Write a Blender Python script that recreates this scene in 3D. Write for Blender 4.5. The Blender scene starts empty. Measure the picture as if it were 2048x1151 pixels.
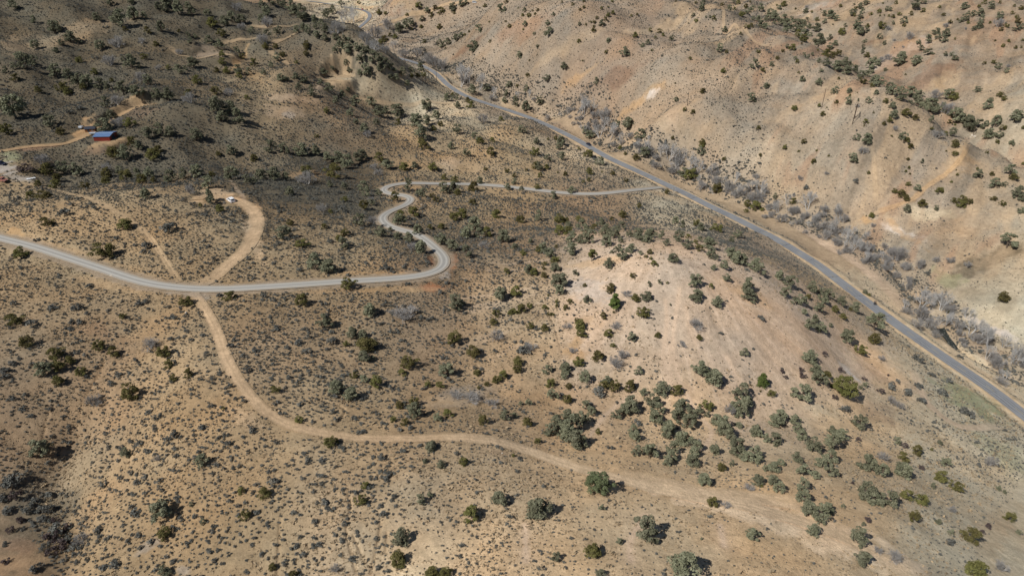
import bpy, math, random
import numpy as np
from mathutils import Vector, Matrix

# ------------------------------------------------------------------ camera, light, exposure
scene = bpy.context.scene
R = math.radians
PITCH = 30.0
FPX = 1365.33                      # focal length in pixels of the 2048 px wide photograph
cam_d = bpy.data.cameras.new("camera")
cam_d.lens = 24.0
cam_d.sensor_width = 36.0
cam_d.clip_start = 1.0
cam_d.clip_end = 6000.0
cam = bpy.data.objects.new("camera", cam_d)
scene.collection.objects.link(cam)
cam.location = (0, 0, 0)
cam.rotation_euler = (R(90 - PITCH), 0, 0)
scene.camera = cam

SUN_EL, SHADOW_AZ = 47.0, 53.0     # shadows run 53 degrees clockwise from the view direction
world = bpy.data.worlds.new("World")
scene.world = world
world.use_nodes = True
wn = world.node_tree
sky = wn.nodes.new("ShaderNodeTexSky")
sky.sky_type = 'NISHITA'
sky.sun_disc = False
sky.sun_elevation = R(SUN_EL)
sky.sun_rotation = R(SHADOW_AZ + 180.0)
sky.altitude = 1500
wn.links.new(sky.outputs[0], wn.nodes["Background"].inputs[0])
wn.nodes["Background"].inputs[1].default_value = 0.056
sun_d = bpy.data.lights.new("sun", 'SUN')
sun_d.energy = 4.7
sun_d.angle = R(0.55)
sun_d.color = (1.0, 0.965, 0.905)
sun = bpy.data.objects.new("sun", sun_d)
scene.collection.objects.link(sun)
sdir = Vector((math.sin(R(SHADOW_AZ)) * math.cos(R(SUN_EL)), math.cos(R(SHADOW_AZ)) * math.cos(R(SUN_EL)), -math.sin(R(SUN_EL))))
sun.rotation_euler = sdir.to_track_quat('-Z', 'Y').to_euler()
scene.view_settings.view_transform = 'Standard'
scene.view_settings.look = 'None'
scene.view_settings.exposure = 0.0
scene.view_settings.gamma = 1.0
scene.cycles.max_bounces = 5

COL = scene.collection
rng = np.random.default_rng(11)
random.seed(5)
SP, CP = math.sin(R(PITCH)), math.cos(R(PITCH))

# ------------------------------------------------------------------ helpers: photograph pixel <-> world
def ray(u, v):
    u = np.asarray(u, float); v = np.asarray(v, float)
    a = (u - 1024.0) / FPX; b = (575.5 - v) / FPX
    return np.stack([a, CP + b * SP, -SP + b * CP], -1)

def project(x, y, z):
    d = y * CP - z * SP
    up = y * SP + z * CP
    return 1024 + FPX * x / d, 575.5 - FPX * up / d, d

def onz(u, v, z):
    d = ray(u, v)
    return d * (np.asarray(z, float) / d[..., 2])[..., None]

# ------------------------------------------------------------------ noise
_perm = np.random.default_rng(3).random((256, 256))
def vnoise(x, y):
    xi = np.floor(x).astype(np.int64); yi = np.floor(y).astype(np.int64)
    fx = x - xi; fy = y - yi
    fx = fx * fx * fx * (fx * (fx * 6 - 15) + 10); fy = fy * fy * fy * (fy * (fy * 6 - 15) + 10)
    x0 = xi & 255; x1 = (xi + 1) & 255; y0 = yi & 255; y1 = (yi + 1) & 255
    a = _perm[y0, x0]; b = _perm[y0, x1]; c = _perm[y1, x0]; d = _perm[y1, x1]
    return (a + (b - a) * fx) * (1 - fy) + (c + (d - c) * fx) * fy - 0.5

def fbm(x, y, s, n, gain=0.5, off=0.0):
    t = np.zeros_like(x); amp = 1.0
    for i in range(n):
        c, sn = math.cos(i * 1.1 + .4), math.sin(i * 1.1 + .4)
        t += amp * vnoise((x * c - y * sn) / s + off + 17.3 * i, (x * sn + y * c) / s + off * 1.7 - 9.1 * i)
        s *= 0.5; amp *= gain
    return t

# ------------------------------------------------------------------ terrain heights
# control points: photograph pixel and height relative to the drone
CTRL = """
0 1151 -112;200 1151 -110;400 1151 -105;700 1151 -100;1024 1151 -97;1350 1151 -97;1700 1151 -101;1900 1151 -108;2048 1151 -116
60 1050 -117;130 950 -116;30 950 -115;160 860 -114;0 800 -109;300 1000 -107;300 850 -106.5;600 1000 -101.5;850 1000 -100.5;1050 980 -101.5
450 900 -103.5;600 830 -105;700 860 -104.5;950 870 -104;1250 960 -104;1500 1010 -104;1700 1050 -105.5
1750 1000 -110;1900 1000 -121;1950 1000 -126;2048 1000 -134;2048 930 -141;1850 900 -130;1750 860 -129
1100 900 -107;1300 900 -111;1500 920 -111;1650 880 -120;1000 780 -112;1150 800 -114;1300 810 -116;1450 840 -118;1600 860 -122
850 780 -110;650 700 -107;500 700 -105;750 640 -108;950 660 -112;1050 700 -114
1300 730 -113.5;1300 620 -108.5;1330 520 -103.5;1250 510 -105;1450 520 -107.5;1450 640 -111;1180 560 -109;1100 560 -112;1100 650 -113
1600 560 -121;1600 650 -118.5;1600 780 -121.5;1700 720 -130;1850 770 -140;1750 650 -140.5
0 600 -107;150 650 -107.5;300 650 -107;420 640 -105.5;0 475 -107;430 580 -106;200 530 -107;700 560 -107.5;880 530 -109
900 590 -111;150 420 -103.5;300 440 -104;462 398 -107;520 440 -107;620 470 -108;700 500 -109.5;330 490 -104.5
770 440 -118;765 382 -127;850 460 -121;600 390 -114;1000 480 -124;1000 420 -132;1150 430 -135;1250 440 -133;1100 387 -140;1200 470 -120
450 345 -121;300 345 -121;100 345 -117;0 340 -113;600 345 -124;250 315 -117;208 280 -111.5;130 290 -112;60 290 -112
450 300 -121;350 270 -113;300 200 -104;450 220 -111;600 280 -124;600 200 -114;750 250 -128;700 320 -133;900 260 -139;1000 330 -142;850 330 -138
0 200 -101;150 200 -105;0 100 -89;0 0 -70;250 0 -72;500 0 -83;150 100 -92;300 100 -95;430 115 -101;550 100 -101;500 50 -92
560 12 -87;640 52 -92;700 92 -99;760 122 -108;800 147 -119;860 170 -136;700 172 -124;780 190 -131;850 215 -140
600 150 -108;500 150 -105
640 20 -150;680 50 -150;740 70 -150;800 100 -150;660 8 -149;600 0 -146
770 2 -128;830 0 -120;900 0 -118;850 40 -142;960 20 -125
850 105 -151;900 130 -152;960 165 -153;1040 195 -153;1120 215 -154;1200 258 -155;1280 300 -155;1350 335 -155;1430 365 -155;1520 400 -155;1620 440 -155;1720 490 -155;1800 545 -155;1900 640 -156;1980 690 -156;2048 720 -156
920 80 -138;1000 130 -136;1000 60 -112;1000 0 -96;1100 130 -124;1100 50 -98;1200 170 -127;1200 0 -88;1200 90 -106;1300 240 -132;1300 150 -113;1300 50 -95
1390 2 -84;1390 100 -104;1400 220 -122;1400 300 -142;1480 45 -89;1540 80 -93;1500 180 -113;1500 290 -134;1500 350 -146;1620 115 -97;1620 220 -116;1620 320 -135;1620 400 -149
1730 180 -103.5;1720 260 -114;1730 340 -131;1730 430 -149;1840 240 -111;1830 320 -126;1850 440 -145;1900 270 -117.5;1980 310 -123.5;2048 348 -127.5;1790 400 -140;1900 350 -130;2000 420 -135
1900 480 -146;2048 480 -139;1950 560 -150;2048 600 -147
1500 8 -112;1560 40 -114;1660 90 -120;1760 150 -126;1860 210 -129;1960 265 -133;2048 310 -136
1600 0 -104;1700 0 -97;1800 0 -92;1930 0 -86;2048 0 -82;1700 50 -107;1800 80 -110;1900 80 -104;2048 80 -98;1850 140 -118;1950 150 -113;2048 160 -110;1950 220 -123;2048 240 -121
"""
OUTER = [(-900, 1100, -5), (-300, 1500, -40), (300, 1500, -30), (1000, 1400, 0), (1000, 700, -60), (900, 300, -110), (-800, 300, -60), (-700, 700, -30), (-500, 40, -105), (-250, 20, -112),
         (0, 20, -95), (150, 20, -105), (350, 60, -150), (500, 20, -150), (-60, 1250, -130), (150, 1250, -80), (-900, 20, -80)]
# paved valley road, as seen in the photograph, on an almost level valley floor
PAVED_PX = [(560, -4), (640, 6), (690, 15), (722, 20), (737, 27), (739, 36), (728, 48), (712, 60), (700, 70), (698, 80), (716, 92), (745, 102), (790, 115), (830, 126), (868, 145), (895, 170), (930, 192), (981, 210), (1028, 225), (1064, 238), (1105, 255.6),
            (1146, 276), (1174, 291.4), (1215, 315), (1256, 334), (1297.6, 353), (1333, 370), (1374, 389), (1418, 412), (1465, 434), (1520, 462), (1564, 485), (1597, 506), (1630, 525), (1663, 551), (1693, 574), (1741.5, 610.5), (1774.6, 635), (1813, 663), (1857, 693), (1895.6, 720.6), (1937, 748), (1972.6, 771.5), (2046, 829), (2130, 896)]
c = np.array([[float(q) for q in p.split()] for row in CTRL.strip().split("\n") for p in row.split(";")])
ctrl = onz(c[:, 0], c[:, 1], c[:, 2])
pv = np.array(PAVED_PX, float)
paved_z = np.full(len(pv), -150.0)
paved0 = onz(pv[:, 0], pv[:, 1], paved_z)
far_fix = paved0[:, 1] > 1400
paved0 = paved0[~far_fix]
ctrl = np.concatenate([ctrl, np.array(OUTER, float), paved0])
ctrl = ctrl[ctrl[:, 1] < 1600]

def tps_fit(P, z, lam):
    n = len(P); S = 100.0
    Q = P / S
    r = np.linalg.norm(Q[:, None] - Q[None], axis=2)
    K = np.where(r > 0, r * r * np.log(r + 1e-12), 0) + lam * np.eye(n)
    A = np.zeros((n + 3, n + 3)); A[:n, :n] = K
    A[:n, n] = 1; A[:n, n + 1:] = Q; A[n, :n] = 1; A[n + 1:, :n] = Q.T
    w = np.linalg.solve(A, np.concatenate([z, np.zeros(3)]))
    def f(x, y):
        out = np.empty(x.shape); fx = x.ravel() / S; fy = y.ravel() / S; o = out.ravel()
        for i in range(0, len(fx), 20000):
            dx = fx[i:i + 20000, None] - Q[None, :, 0]; dy = fy[i:i + 20000, None] - Q[None, :, 1]
            r2 = dx * dx + dy * dy
            o[i:i + 20000] = (0.5 * r2 * np.log(r2 + 1e-18)) @ w[:n] + w[n] + w[n + 1] * fx[i:i + 20000] + w[n + 2] * fy[i:i + 20000]
        return o.reshape(x.shape)
    return f

tps = tps_fit(ctrl[:, :2], ctrl[:, 2], 0.004)
GX0, GY0, GS = -1000.0, 0.0, 6.0
gx = GX0 + GS * np.arange(350); gy = GY0 + GS * np.arange(300)
BASE = tps(*np.meshgrid(gx, gy))

def bicubic(G, x, y, x0, y0, s):
    fx = np.clip((x - x0) / s, 1, G.shape[1] - 3.001); fy = np.clip((y - y0) / s, 1, G.shape[0] - 3.001)
    ix = fx.astype(int); iy = fy.astype(int); tx = fx - ix; ty = fy - iy
    def w(t):
        return [(-t + 2 * t * t - t ** 3) / 2, (2 - 5 * t * t + 3 * t ** 3) / 2, (t + 4 * t * t - 3 * t ** 3) / 2, (-t * t + t ** 3) / 2]
    wx, wy = w(tx), w(ty)
    out = 0
    for j in range(4):
        row = 0
        for i in range(4):
            row = row + wx[i] * G[iy + j - 1, ix + i - 1]
        out = out + wy[j] * row
    return out

def bilinear(G, x, y, x0, y0, s):
    fx = np.clip((x - x0) / s, 0, G.shape[1] - 1.001); fy = np.clip((y - y0) / s, 0, G.shape[0] - 1.001)
    ix = fx.astype(int); iy = fy.astype(int); tx = fx - ix; ty = fy - iy
    return (G[iy, ix] * (1 - tx) + G[iy, ix + 1] * tx) * (1 - ty) + (G[iy + 1, ix] * (1 - tx) + G[iy + 1, ix + 1] * tx) * ty

def sstep0(a, b, x):
    t = np.clip((x - a) / (b - a), 0, 1)
    return t * t * (3 - 2 * t)

def hill_frame(x, y):
    """down-slope and cross-slope coordinates of the hills beyond the road, with their weight"""
    w = 9.0 * fbm(x, y, 60.0, 2, .5, 51.0)
    return .58 * x + .82 * y + w, .82 * x - .58 * y + w, sstep0(0, 40, x - 30 - .33 * y + np.maximum(0, y - 330) * .45) * sstep0(300, 360, y + .35 * x)
def knoll_frame(x, y):
    dx, dy = x - 52.0, y - 212.0
    r = np.hypot(dx, dy)
    return np.arctan2(dx, -dy) + .05 * fbm(x, y, 20.0, 2, .5, 61.0), r, sstep0(8, 25, r) * (1 - sstep0(60, 95, r)) * sstep0(-.2, .4, -dy / (r + 1e-6) + .5)

def h_nat(x, y):
    z = bicubic(BASE, x, y, GX0, GY0, GS)
    dist = np.sqrt(x * x + y * y)
    k = np.clip((dist - 60) / 350, 0.25, 1.0) * (1 - .7 * np.exp(-(((x - 55) / 55) ** 2 + ((y - 190) / 50) ** 2)))
    # rounded ribs and shallow draws on the slopes
    n1 = fbm(x, y, 60.0, 3, .45, 4.2)
    wx = x + 14 * fbm(x, y, 50.0, 2, .5, 21.0); wy = y + 14 * fbm(x, y, 50.0, 2, .5, 33.0)
    rid = np.sqrt(fbm(wx, wy, 46.0, 2, .4, 9.9) ** 2 + .012)
    far = sstep0(320, 520, dist)
    z = z + k * (3.6 * n1 + (6.0 + 4.0 * far) * (rid - .25))
    z = z + far * 2.6 * (np.sqrt(fbm(wx + 40, wy, 24.0, 2, .5, 41.0) ** 2 + .004) - .2)
    z = z + 0.5 * fbm(x, y, 9.0, 2, .5, 1.1)
    # gullies running down the hillside beyond the road, and shallow rills down the bare knoll
    a_, c_, m_ = hill_frame(x, y)
    z = z + m_ * (4.4 * fbm(c_ / 22.0, a_ / 90.0, 1.0, 2, .5, 3.7) + 1.9 * fbm(c_ / 8.0, a_ / 45.0, 1.0, 2, .5, 13.7))
    ml = sstep0(20, 90, -x - .05 * y + 20) * sstep0(300, 380, dist)
    z = z + ml * (4.5 * fbm((.8 * x + .6 * y) / 26.0, (.6 * x - .8 * y) / 80.0, 1.0, 2, .5, 71.0) + 1.6 * fbm(x, y, 16.0, 2, .5, 73.0))
    ka, kr, km = knoll_frame(x, y)
    z = z + km * .18 * fbm(ka * 9.0, kr / 45.0, 1.0, 3, .55, 5.2)
    return z

def seg_dist(x, y, P):
    """distance to the polyline P (n,2+), with the arc parameter of the foot"""
    best = np.full(x.shape, 1e9); par = np.zeros(x.shape)
    for i in range(len(P) - 1):
        ax, ay = P[i, 0], P[i, 1]; dx, dy = P[i + 1, 0] - ax, P[i + 1, 1] - ay
        L2 = dx * dx + dy * dy + 1e-9
        t = np.clip(((x - ax) * dx + (y - ay) * dy) / L2, 0, 1)
        d = (x - ax - t * dx) ** 2 + (y - ay - t * dy) ** 2
        m = d < best
        best = np.where(m, d, best); par = np.where(m, i + t, par)
    return np.sqrt(best), par

def dense(P, step, smooth=0):
    """resample a world polyline every step metres with Catmull-Rom"""
    out = []
    n = len(P)
    for i in range(n - 1):
        p0, p1, p2, p3 = P[max(i - 1, 0)], P[i], P[i + 1], P[min(i + 2, n - 1)]
        k = max(2, int(np.linalg.norm(p2[:2] - p1[:2]) / step))
        for t in np.arange(k) / k:
            out.append(0.5 * (2 * p1 + (p2 - p0) * t + (2 * p0 - 5 * p1 + 4 * p2 - p3) * t * t + (3 * p1 - p0 - 3 * p2 + p3) * t ** 3))
    out.append(P[-1])
    out = np.array(out)
    for _ in range(smooth):
        q = out.copy()
        out[1:-1] = (q[:-2] + 2 * q[1:-1] + q[2:]) / 4
    return out

class HGrid:
    """height function on a fine regular grid, used for ray casting"""
    def __init__(s, f, x0, x1, y0, y1, st):
        s.x0, s.y0, s.st = x0, y0, st
        X, Y = np.meshgrid(np.arange(x0, x1, st), np.arange(y0, y1, st))
        s.G = f(X, Y); s.X = X; s.Y = Y
    def at(s, x, y):
        return bilinear(s.G, x, y, s.x0, s.y0, s.st)
    def cast(s, u, v):
        d = ray(u, v).reshape(-1, 3)
        T = 60 * np.exp(np.arange(0, 3.4, 0.004))
        lo = np.full(len(d), np.nan); hi = np.full(len(d), np.nan)
        prev = None
        for t in T:
            p = d * t
            below = p[:, 2] < s.at(p[:, 0], p[:, 1])
            new = below & np.isnan(hi)
            hi[new] = t; lo[new] = t / math.exp(0.004)
        miss = np.isnan(hi)
        hi[miss] = 1400; lo[miss] = 1390
        for _ in range(12):
            mid = (lo + hi) / 2; p = d * mid[:, None]
            b = p[:, 2] < s.at(p[:, 0], p[:, 1])
            hi = np.where(b, mid, hi); lo = np.where(b, lo, mid)
        return d * hi[:, None], hi, ~miss

HG = HGrid(h_nat, -760.0, 860.0, 24.0, 1500.0, 1.5)

# ------------------------------------------------------------------ roads and tracks (photograph pixels -> ground)
GRAVEL_PX = [(-70, 457), (0, 476), (60, 492), (120, 510), (200, 538), (280, 562), (350, 576), (430, 579), (520, 574), (620, 568), (687, 563), (760, 559), (812, 556), (858, 549), (884, 536), (890, 519), (876, 501), (854, 484), (832, 471),
             (807, 463), (787, 455), (767, 443), (764, 433), (782, 423), (807, 413), (821, 405), (823, 398), (812, 392), (787, 388), (770, 384), (765, 377), (782, 372), (812, 367), (862, 367), (937, 370), (987, 372), (1049, 377), (1099, 384),
             (1149, 388), (1199, 387), (1249, 382), (1299, 377), (1328, 375)]
TRACKS = [  # name, width m, colour key, strength, pixels
    ("dirt_track", 2.7, "Q", .80, [(384, 584), (398, 600), (412, 622), (428, 650), (440, 680), (452, 715), (470, 750), (490, 780), (515, 808), (545, 832), (585, 852), (630, 864), (690, 873), (760, 877), (850, 876), (920, 874), (980, 880), (1040, 895)]),
    ("dirt_track", 3.4, "C", .85, [(900, 874.5), (940, 875), (980, 880), (1040, 895), (1110, 920), (1170, 940), (1240, 958), (1300, 975), (1370, 990), (1440, 1000), (1520, 1018), (1600, 1042), (1700, 1078), (1780, 1122), (1830, 1165)]),
    ("dirt_drive", 4.6, "Q", .75, [(372, 575), (420, 560), (450, 535), (480, 510), (503, 480), (515, 450), (510, 428), (495, 412), (470, 402), (440, 396), (405, 392), (392, 400)]),
    ("dirt_road", 4.4, "S", .75, [(-50, 308), (0, 300), (60, 291), (130, 286), (160, 274), (175, 262), (200, 243), (235, 222), (268, 205), (305, 197)]),
    ("dirt_path", 2.2, "T", .45, [(55, 368), (110, 380), (170, 395), (215, 415), (260, 440), (290, 465), (315, 500), (340, 535), (358, 565)]),
    ("dirt_road", 4.5, "T", .9, [(735, 60), (780, 45), (830, 28), (880, 14), (930, 4), (965, -4)]),
    ("dirt_road", 3.8, "T", .6, [(600, 64), (570, 78), (545, 87), (541, 100), (548, 113), (575, 128), (610, 143), (640, 157), (668, 168), (700, 192)]),
    ("dirt_path", 3.4, "T", .5, [(500, 52), (555, 53), (597, 49)]),
    ("dirt_path", 3.6, "T", .5, [(335, 92), (365, 112), (400, 118), (440, 108), (470, 122), (510, 118)]),
    ("dirt_path", 3.4, "T", .5, [(440, 84), (480, 79), (520, 76)]),
    ("dirt_path", 3.0, "T", .5, [(700, 192), (760, 205), (830, 209), (900, 207)]),
    ("dirt_path", 2.6, "O", .6, [(1748, 428), (1786, 414), (1823, 400), (1848, 378), (1873, 360), (1898, 343), (1920, 320), (1935, 293)]),
    ("dirt_path", 2.4, "T", .55, [(1436, 5), (1447, 33), (1470, 48), (1495, 68), (1540, 92)]),
    ("dirt_path", 2.2, "T", .45, [(1745, 290), (1750, 350), (1755, 410)]),
    ("sandy_path", 5.0, "P", .8, [(1590, 452), (1630, 475), (1668, 498), (1700, 518), (1735, 545), (1770, 580)]),
    ("sandy_path", 3.0, "P", .7, [(1830, 745), (1850, 800), (1880, 830), (1925, 855), (1995, 852)]),
    ("dirt_path", 4.5, "C", .75, [(1240, 952), (1320, 962), (1400, 985), (1470, 990), (1560, 1000), (1650, 1020)]),
]
VERGES = [("", 15.0, "E", .85, [(1000, 207), (1060, 226), (1110, 243), (1160, 266), (1200, 287), (1250, 312), (1300, 336), (1350, 360), (1400, 380), (1450, 403), (1500, 428), (1550, 452), (1600, 478), (1650, 508), (1700, 545)]),
          ("", 7.0, "P", .6, [(1590, 452), (1640, 470), (1700, 505), (1740, 540), (1790, 590), (1830, 640)]), ("", 5.0, "C", .6, [(1760, 590), (1850, 660), (1930, 720), (2010, 775), (2060, 812)])]
PALETTE = {  # dry soil and straw colours (linear albedo); D also darkened for shade and vignette
    "T": (.415, .302, .182), "B": (.275, .193, .118), "P": (.495, .372, .258), "Y": (.520, .385, .232), "J": (.340, .165, .085), "F": (.720, .560, .375), "K": (.285, .228, .164), "L": (.330, .258, .180), "E": (.400, .300, .192),
    "R": (.265, .165, .105), "G": (.490, .415, .285), "D": (.118, .101, .070), "O": (.450, .290, .145), "W": (.570, .490, .400), "Q": (.510, .365, .222), "S": (.410, .275, .150), "V": (.215, .138, .090), "X": (.36, .35, .325),
    "H": (.300, .290, .165), "U": (.332, .244, .142), "C": (.62, .465, .295)}  # U is T darkened, lens vignette put into the soil colour
def cast_line(px):
    p = np.array(px, float)
    P, t, ok = HG.cast(p[:, 0], p[:, 1])
    return P[ok]

paved = dense(paved0[np.argsort(np.arange(len(paved0)))], 3.0, 6)
gravel = dense(cast_line(GRAVEL_PX), 1.5, 14)
for _ in range(60):                       # even gradient along the gravel road
    gravel[1:-1, 2] = (gravel[:-2, 2] + 2 * gravel[1:-1, 2] + gravel[2:, 2]) / 4
gravel[:, :2] = dense(gravel, 1e9, 0)[:len(gravel), :2] if False else gravel[:, :2]
tracks = []
for nm, w, key, stg, px in TRACKS:
    P = dense(cast_line(px), 1.5, 4)
    for _ in range(20):
        P[1:-1, 2] = (P[:-2, 2] + 2 * P[1:-1, 2] + P[2:, 2]) / 4
    tracks.append((nm, w, key, stg, P))

for t in tracks:                          # the road to the shed is dug into the slope
    if t[2] == "S":
        t[4][:, 2] -= 2.6 * np.clip((np.arange(len(t[4])) / len(t[4]) - .45) / .2, 0, 1) + .6
verges = [(nm, w, key, stg, dense(cast_line(px), 2.0, 4)) for nm, w, key, stg, px in VERGES]
CUTS = [(paved, 5.6, 7.0), (gravel, 5.4, 4.0)] + [(t[4], t[1], 3.0) for t in tracks if t[0] == "dirt_drive" or (t[0] == "dirt_road" and t[2] == "S")]
PADS = [((166, 264), 10.0, 6.0), ((208, 280), 9.5, 5.0), ((468, 400), 7.0, 4.0), ((430, 110), 12.0, 6.0), ((8, 345), 9.0, 5.0), ((680, 156), 10.0, 5.0)]
pads = []
for (pu, pv_), pr, pb in PADS:
    P, t, ok = HG.cast([pu], [pv_])
    pads.append((P[0], pr, pb))
pads[1][0][2] = pads[0][0][2] = (pads[0][0][2] + pads[1][0][2]) / 2
CREEK_PX = [(830, 108), (900, 135), (970, 165), (1060, 195), (1120, 218), (1200, 255), (1280, 290), (1350, 325), (1440, 365), (1530, 402), (1620, 442), (1690, 478), (1760, 520), (1820, 570), (1870, 620), (1930, 675), (2000, 720), (2070, 760)]
creek = dense(cast_line(CREEK_PX), 3.0, 2)
GULLIES = [([(150, 872), (138, 890), (122, 920), (105, 960), (128, 1010), (138, 1060), (120, 1160)], 11.0, 2.2),
           ([(1560, 425), (1650, 455), (1740, 500), (1800, 560), (1850, 610), (1885, 660), (1912, 692), (1960, 720), (2060, 770)], 5.0, 1.6)]
gullies = [(dense(cast_line(px), 2.0, 3), w, dp) for px, w, dp in GULLIES]
RILLS_DARK = [[(263, 958), (232, 1003), (200, 1048)], [(200, 973), (190, 998), (168, 1030)], [(260, 1060), (245, 1085), (222, 1110)], [(697, 983), (702, 1023), (692, 1053), (697, 1080), (712, 1140)], [(707, 1068), (727, 1113), (732, 1121)],
              [(762, 1043), (755, 1088), (742, 1143)], [(775, 1063), (772, 1103)], [(205, 716), (205, 736), (180, 775), (160, 812)], [(253, 676), (222, 696), (200, 740), (190, 760), (150, 850)], [(290, 467), (318, 510), (335, 540), (356, 556)], [(300, 470), (330, 520), (348, 545)],
              [(404, 620), (412, 635), (421, 650)], [(1098, 630), (1110, 655), (1125, 708)], [(640, 800), (690, 815), (672, 850)], [(100, 810), (90, 850), (85, 880)], [(560, 1040), (557, 1100), (555, 1151)], [(168, 640), (155, 690), (140, 720)]]
RILLS_PALE = [[(1359, 576), (1356, 601), (1347, 658), (1346, 690), (1349, 716), (1359, 766)], [(1331, 600), (1334, 650), (1327, 700), (1330, 740), (1337, 765)], [(1340, 690), (1338, 730), (1343, 765)], [(1371, 610), (1380, 660), (1392, 690)], [(1268, 735), (1272, 762)],
              [(1455, 715), (1480, 760), (1510, 800)], [(1475, 600), (1540, 630), (1600, 680), (1650, 720)], [(1560, 640), (1620, 690), (1670, 740)], [(1290, 1030), (1258, 1085), (1262, 1120)], [(1440, 1050), (1448, 1090)], [(1050, 1050), (1052, 1120)], [(1400, 905), (1424, 860), (1395, 830), (1375, 790)], [(1180, 870), (1215, 825), (1265, 790)]]
rills_d = [dense(cast_line(r), 1.5, 1) for r in RILLS_DARK]
rills_p = [dense(cast_line(r), 1.5, 1) for r in RILLS_PALE]

def sstep(a, b, x):
    t = np.clip((x - a) / (b - a), 0, 1)
    return t * t * (3 - 2 * t)

def near(x, y, P, m):
    return (x > P[:, 0].min() - m) & (x < P[:, 0].max() + m) & (y > P[:, 1].min() - m) & (y < P[:, 1].max() + m)

def near_d(x, y, P, m, coarse=8):
    """distance to a dense polyline, exact only within m metres; 1e9 elsewhere"""
    d = np.full(x.shape, 1e9); pr = np.zeros(x.shape)
    for i in range(0, len(P) - 1, coarse):
        Q = P[i:i + coarse + 1]
        k = near(x, y, Q, m)
        if k.any():
            dd, pp = seg_dist(x[k], y[k], Q)
            sel = dd < d[k]
            t = d[k]; t[sel] = dd[sel]; d[k] = t
            t = pr[k]; t[sel] = pp[sel] + i; pr[k] = t
    return d, pr

def h_full(x, y):
    shp = x.shape
    x = x.ravel(); y = y.ravel()
    z = h_nat(x, y)
    for P, w, dp in gullies:
        d, pr = near_d(x, y, P, w * 1.5)
        z = z - dp * np.exp(-(d / (w * .42)) ** 2)
    for P in rills_d:
        d, pr = near_d(x, y, P, 3.0)
        z = z - 0.26 * np.exp(-(d / 0.34) ** 2)
    for c, r, b in pads:
        d = np.hypot(x - c[0], y - c[1])
        z = c[2] + (z - c[2]) * sstep(r, r + b, d)
    for P, w, b in reversed(CUTS):
        d, pr = near_d(x, y, P, w / 2 + b + 2)
        i = np.clip(pr.astype(int), 0, len(P) - 2)
        rz = P[i, 2] + (P[i + 1, 2] - P[i, 2]) * (pr - i)
        z = rz + (z - rz) * sstep(w / 2 + .4, w / 2 + b, d)
    return z.reshape(shp)

HG2 = HGrid(h_full, -760.0, 860.0, 24.0, 1500.0, 1.5)

# ------------------------------------------------------------------ soil colour and shrub density maps, digitised from the photograph onto the ground
SOIL_ROWS = [
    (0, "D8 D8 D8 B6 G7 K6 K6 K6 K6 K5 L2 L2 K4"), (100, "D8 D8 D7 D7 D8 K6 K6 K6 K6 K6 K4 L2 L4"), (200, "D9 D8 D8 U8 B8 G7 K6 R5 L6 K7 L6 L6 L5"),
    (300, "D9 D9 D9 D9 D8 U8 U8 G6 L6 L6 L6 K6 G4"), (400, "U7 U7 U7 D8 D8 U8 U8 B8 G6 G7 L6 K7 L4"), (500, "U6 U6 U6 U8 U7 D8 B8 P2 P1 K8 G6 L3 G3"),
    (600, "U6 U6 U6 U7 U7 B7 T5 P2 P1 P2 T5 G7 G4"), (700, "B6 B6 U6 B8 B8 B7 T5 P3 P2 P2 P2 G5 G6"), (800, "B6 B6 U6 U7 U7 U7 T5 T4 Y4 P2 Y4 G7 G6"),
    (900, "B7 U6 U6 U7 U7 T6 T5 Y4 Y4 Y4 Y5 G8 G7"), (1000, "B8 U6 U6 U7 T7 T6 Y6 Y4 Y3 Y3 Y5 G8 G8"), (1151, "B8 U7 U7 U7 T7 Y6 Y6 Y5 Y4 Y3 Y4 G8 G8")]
us, vs, cs, dsn = [], [], [], []
for v, row in SOIL_ROWS:
    for k, tok in enumerate(row.split()):
        us.append(k * 2048 / 12); vs.append(v); cs.append(PALETTE[tok[0]]); dsn.append(int(tok[1]))
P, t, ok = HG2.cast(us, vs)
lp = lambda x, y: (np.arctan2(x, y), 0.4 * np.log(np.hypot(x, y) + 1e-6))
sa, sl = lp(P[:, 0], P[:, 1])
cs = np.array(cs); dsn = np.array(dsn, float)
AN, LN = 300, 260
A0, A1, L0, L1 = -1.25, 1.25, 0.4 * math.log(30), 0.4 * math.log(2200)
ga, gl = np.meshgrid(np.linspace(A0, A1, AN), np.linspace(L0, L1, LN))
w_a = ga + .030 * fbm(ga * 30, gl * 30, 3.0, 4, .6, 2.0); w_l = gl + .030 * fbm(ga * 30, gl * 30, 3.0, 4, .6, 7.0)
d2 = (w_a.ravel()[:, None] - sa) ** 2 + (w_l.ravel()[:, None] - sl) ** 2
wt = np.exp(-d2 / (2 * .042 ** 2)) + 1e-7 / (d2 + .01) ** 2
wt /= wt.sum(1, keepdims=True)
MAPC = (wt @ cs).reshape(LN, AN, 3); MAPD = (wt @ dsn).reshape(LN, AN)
def lookup(M, x, y):
    a, l = lp(x, y)
    return bilinear(M, a, l, 0, 0, 1) if False else _lk(M, (a - A0) / (A1 - A0) * (AN - 1), (l - L0) / (L1 - L0) * (LN - 1))
def _lk(M, fx, fy):
    fx = np.clip(fx, 0, AN - 1.001); fy = np.clip(fy, 0, LN - 1.001)
    ix = fx.astype(int); iy = fy.astype(int); tx = fx - ix; ty = fy - iy
    if M.ndim == 3: tx = tx[:, None]; ty = ty[:, None]
    return (M[iy, ix] * (1 - tx) + M[iy, ix + 1] * tx) * (1 - ty) + (M[iy + 1, ix] * (1 - tx) + M[iy + 1, ix + 1] * tx) * ty

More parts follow.
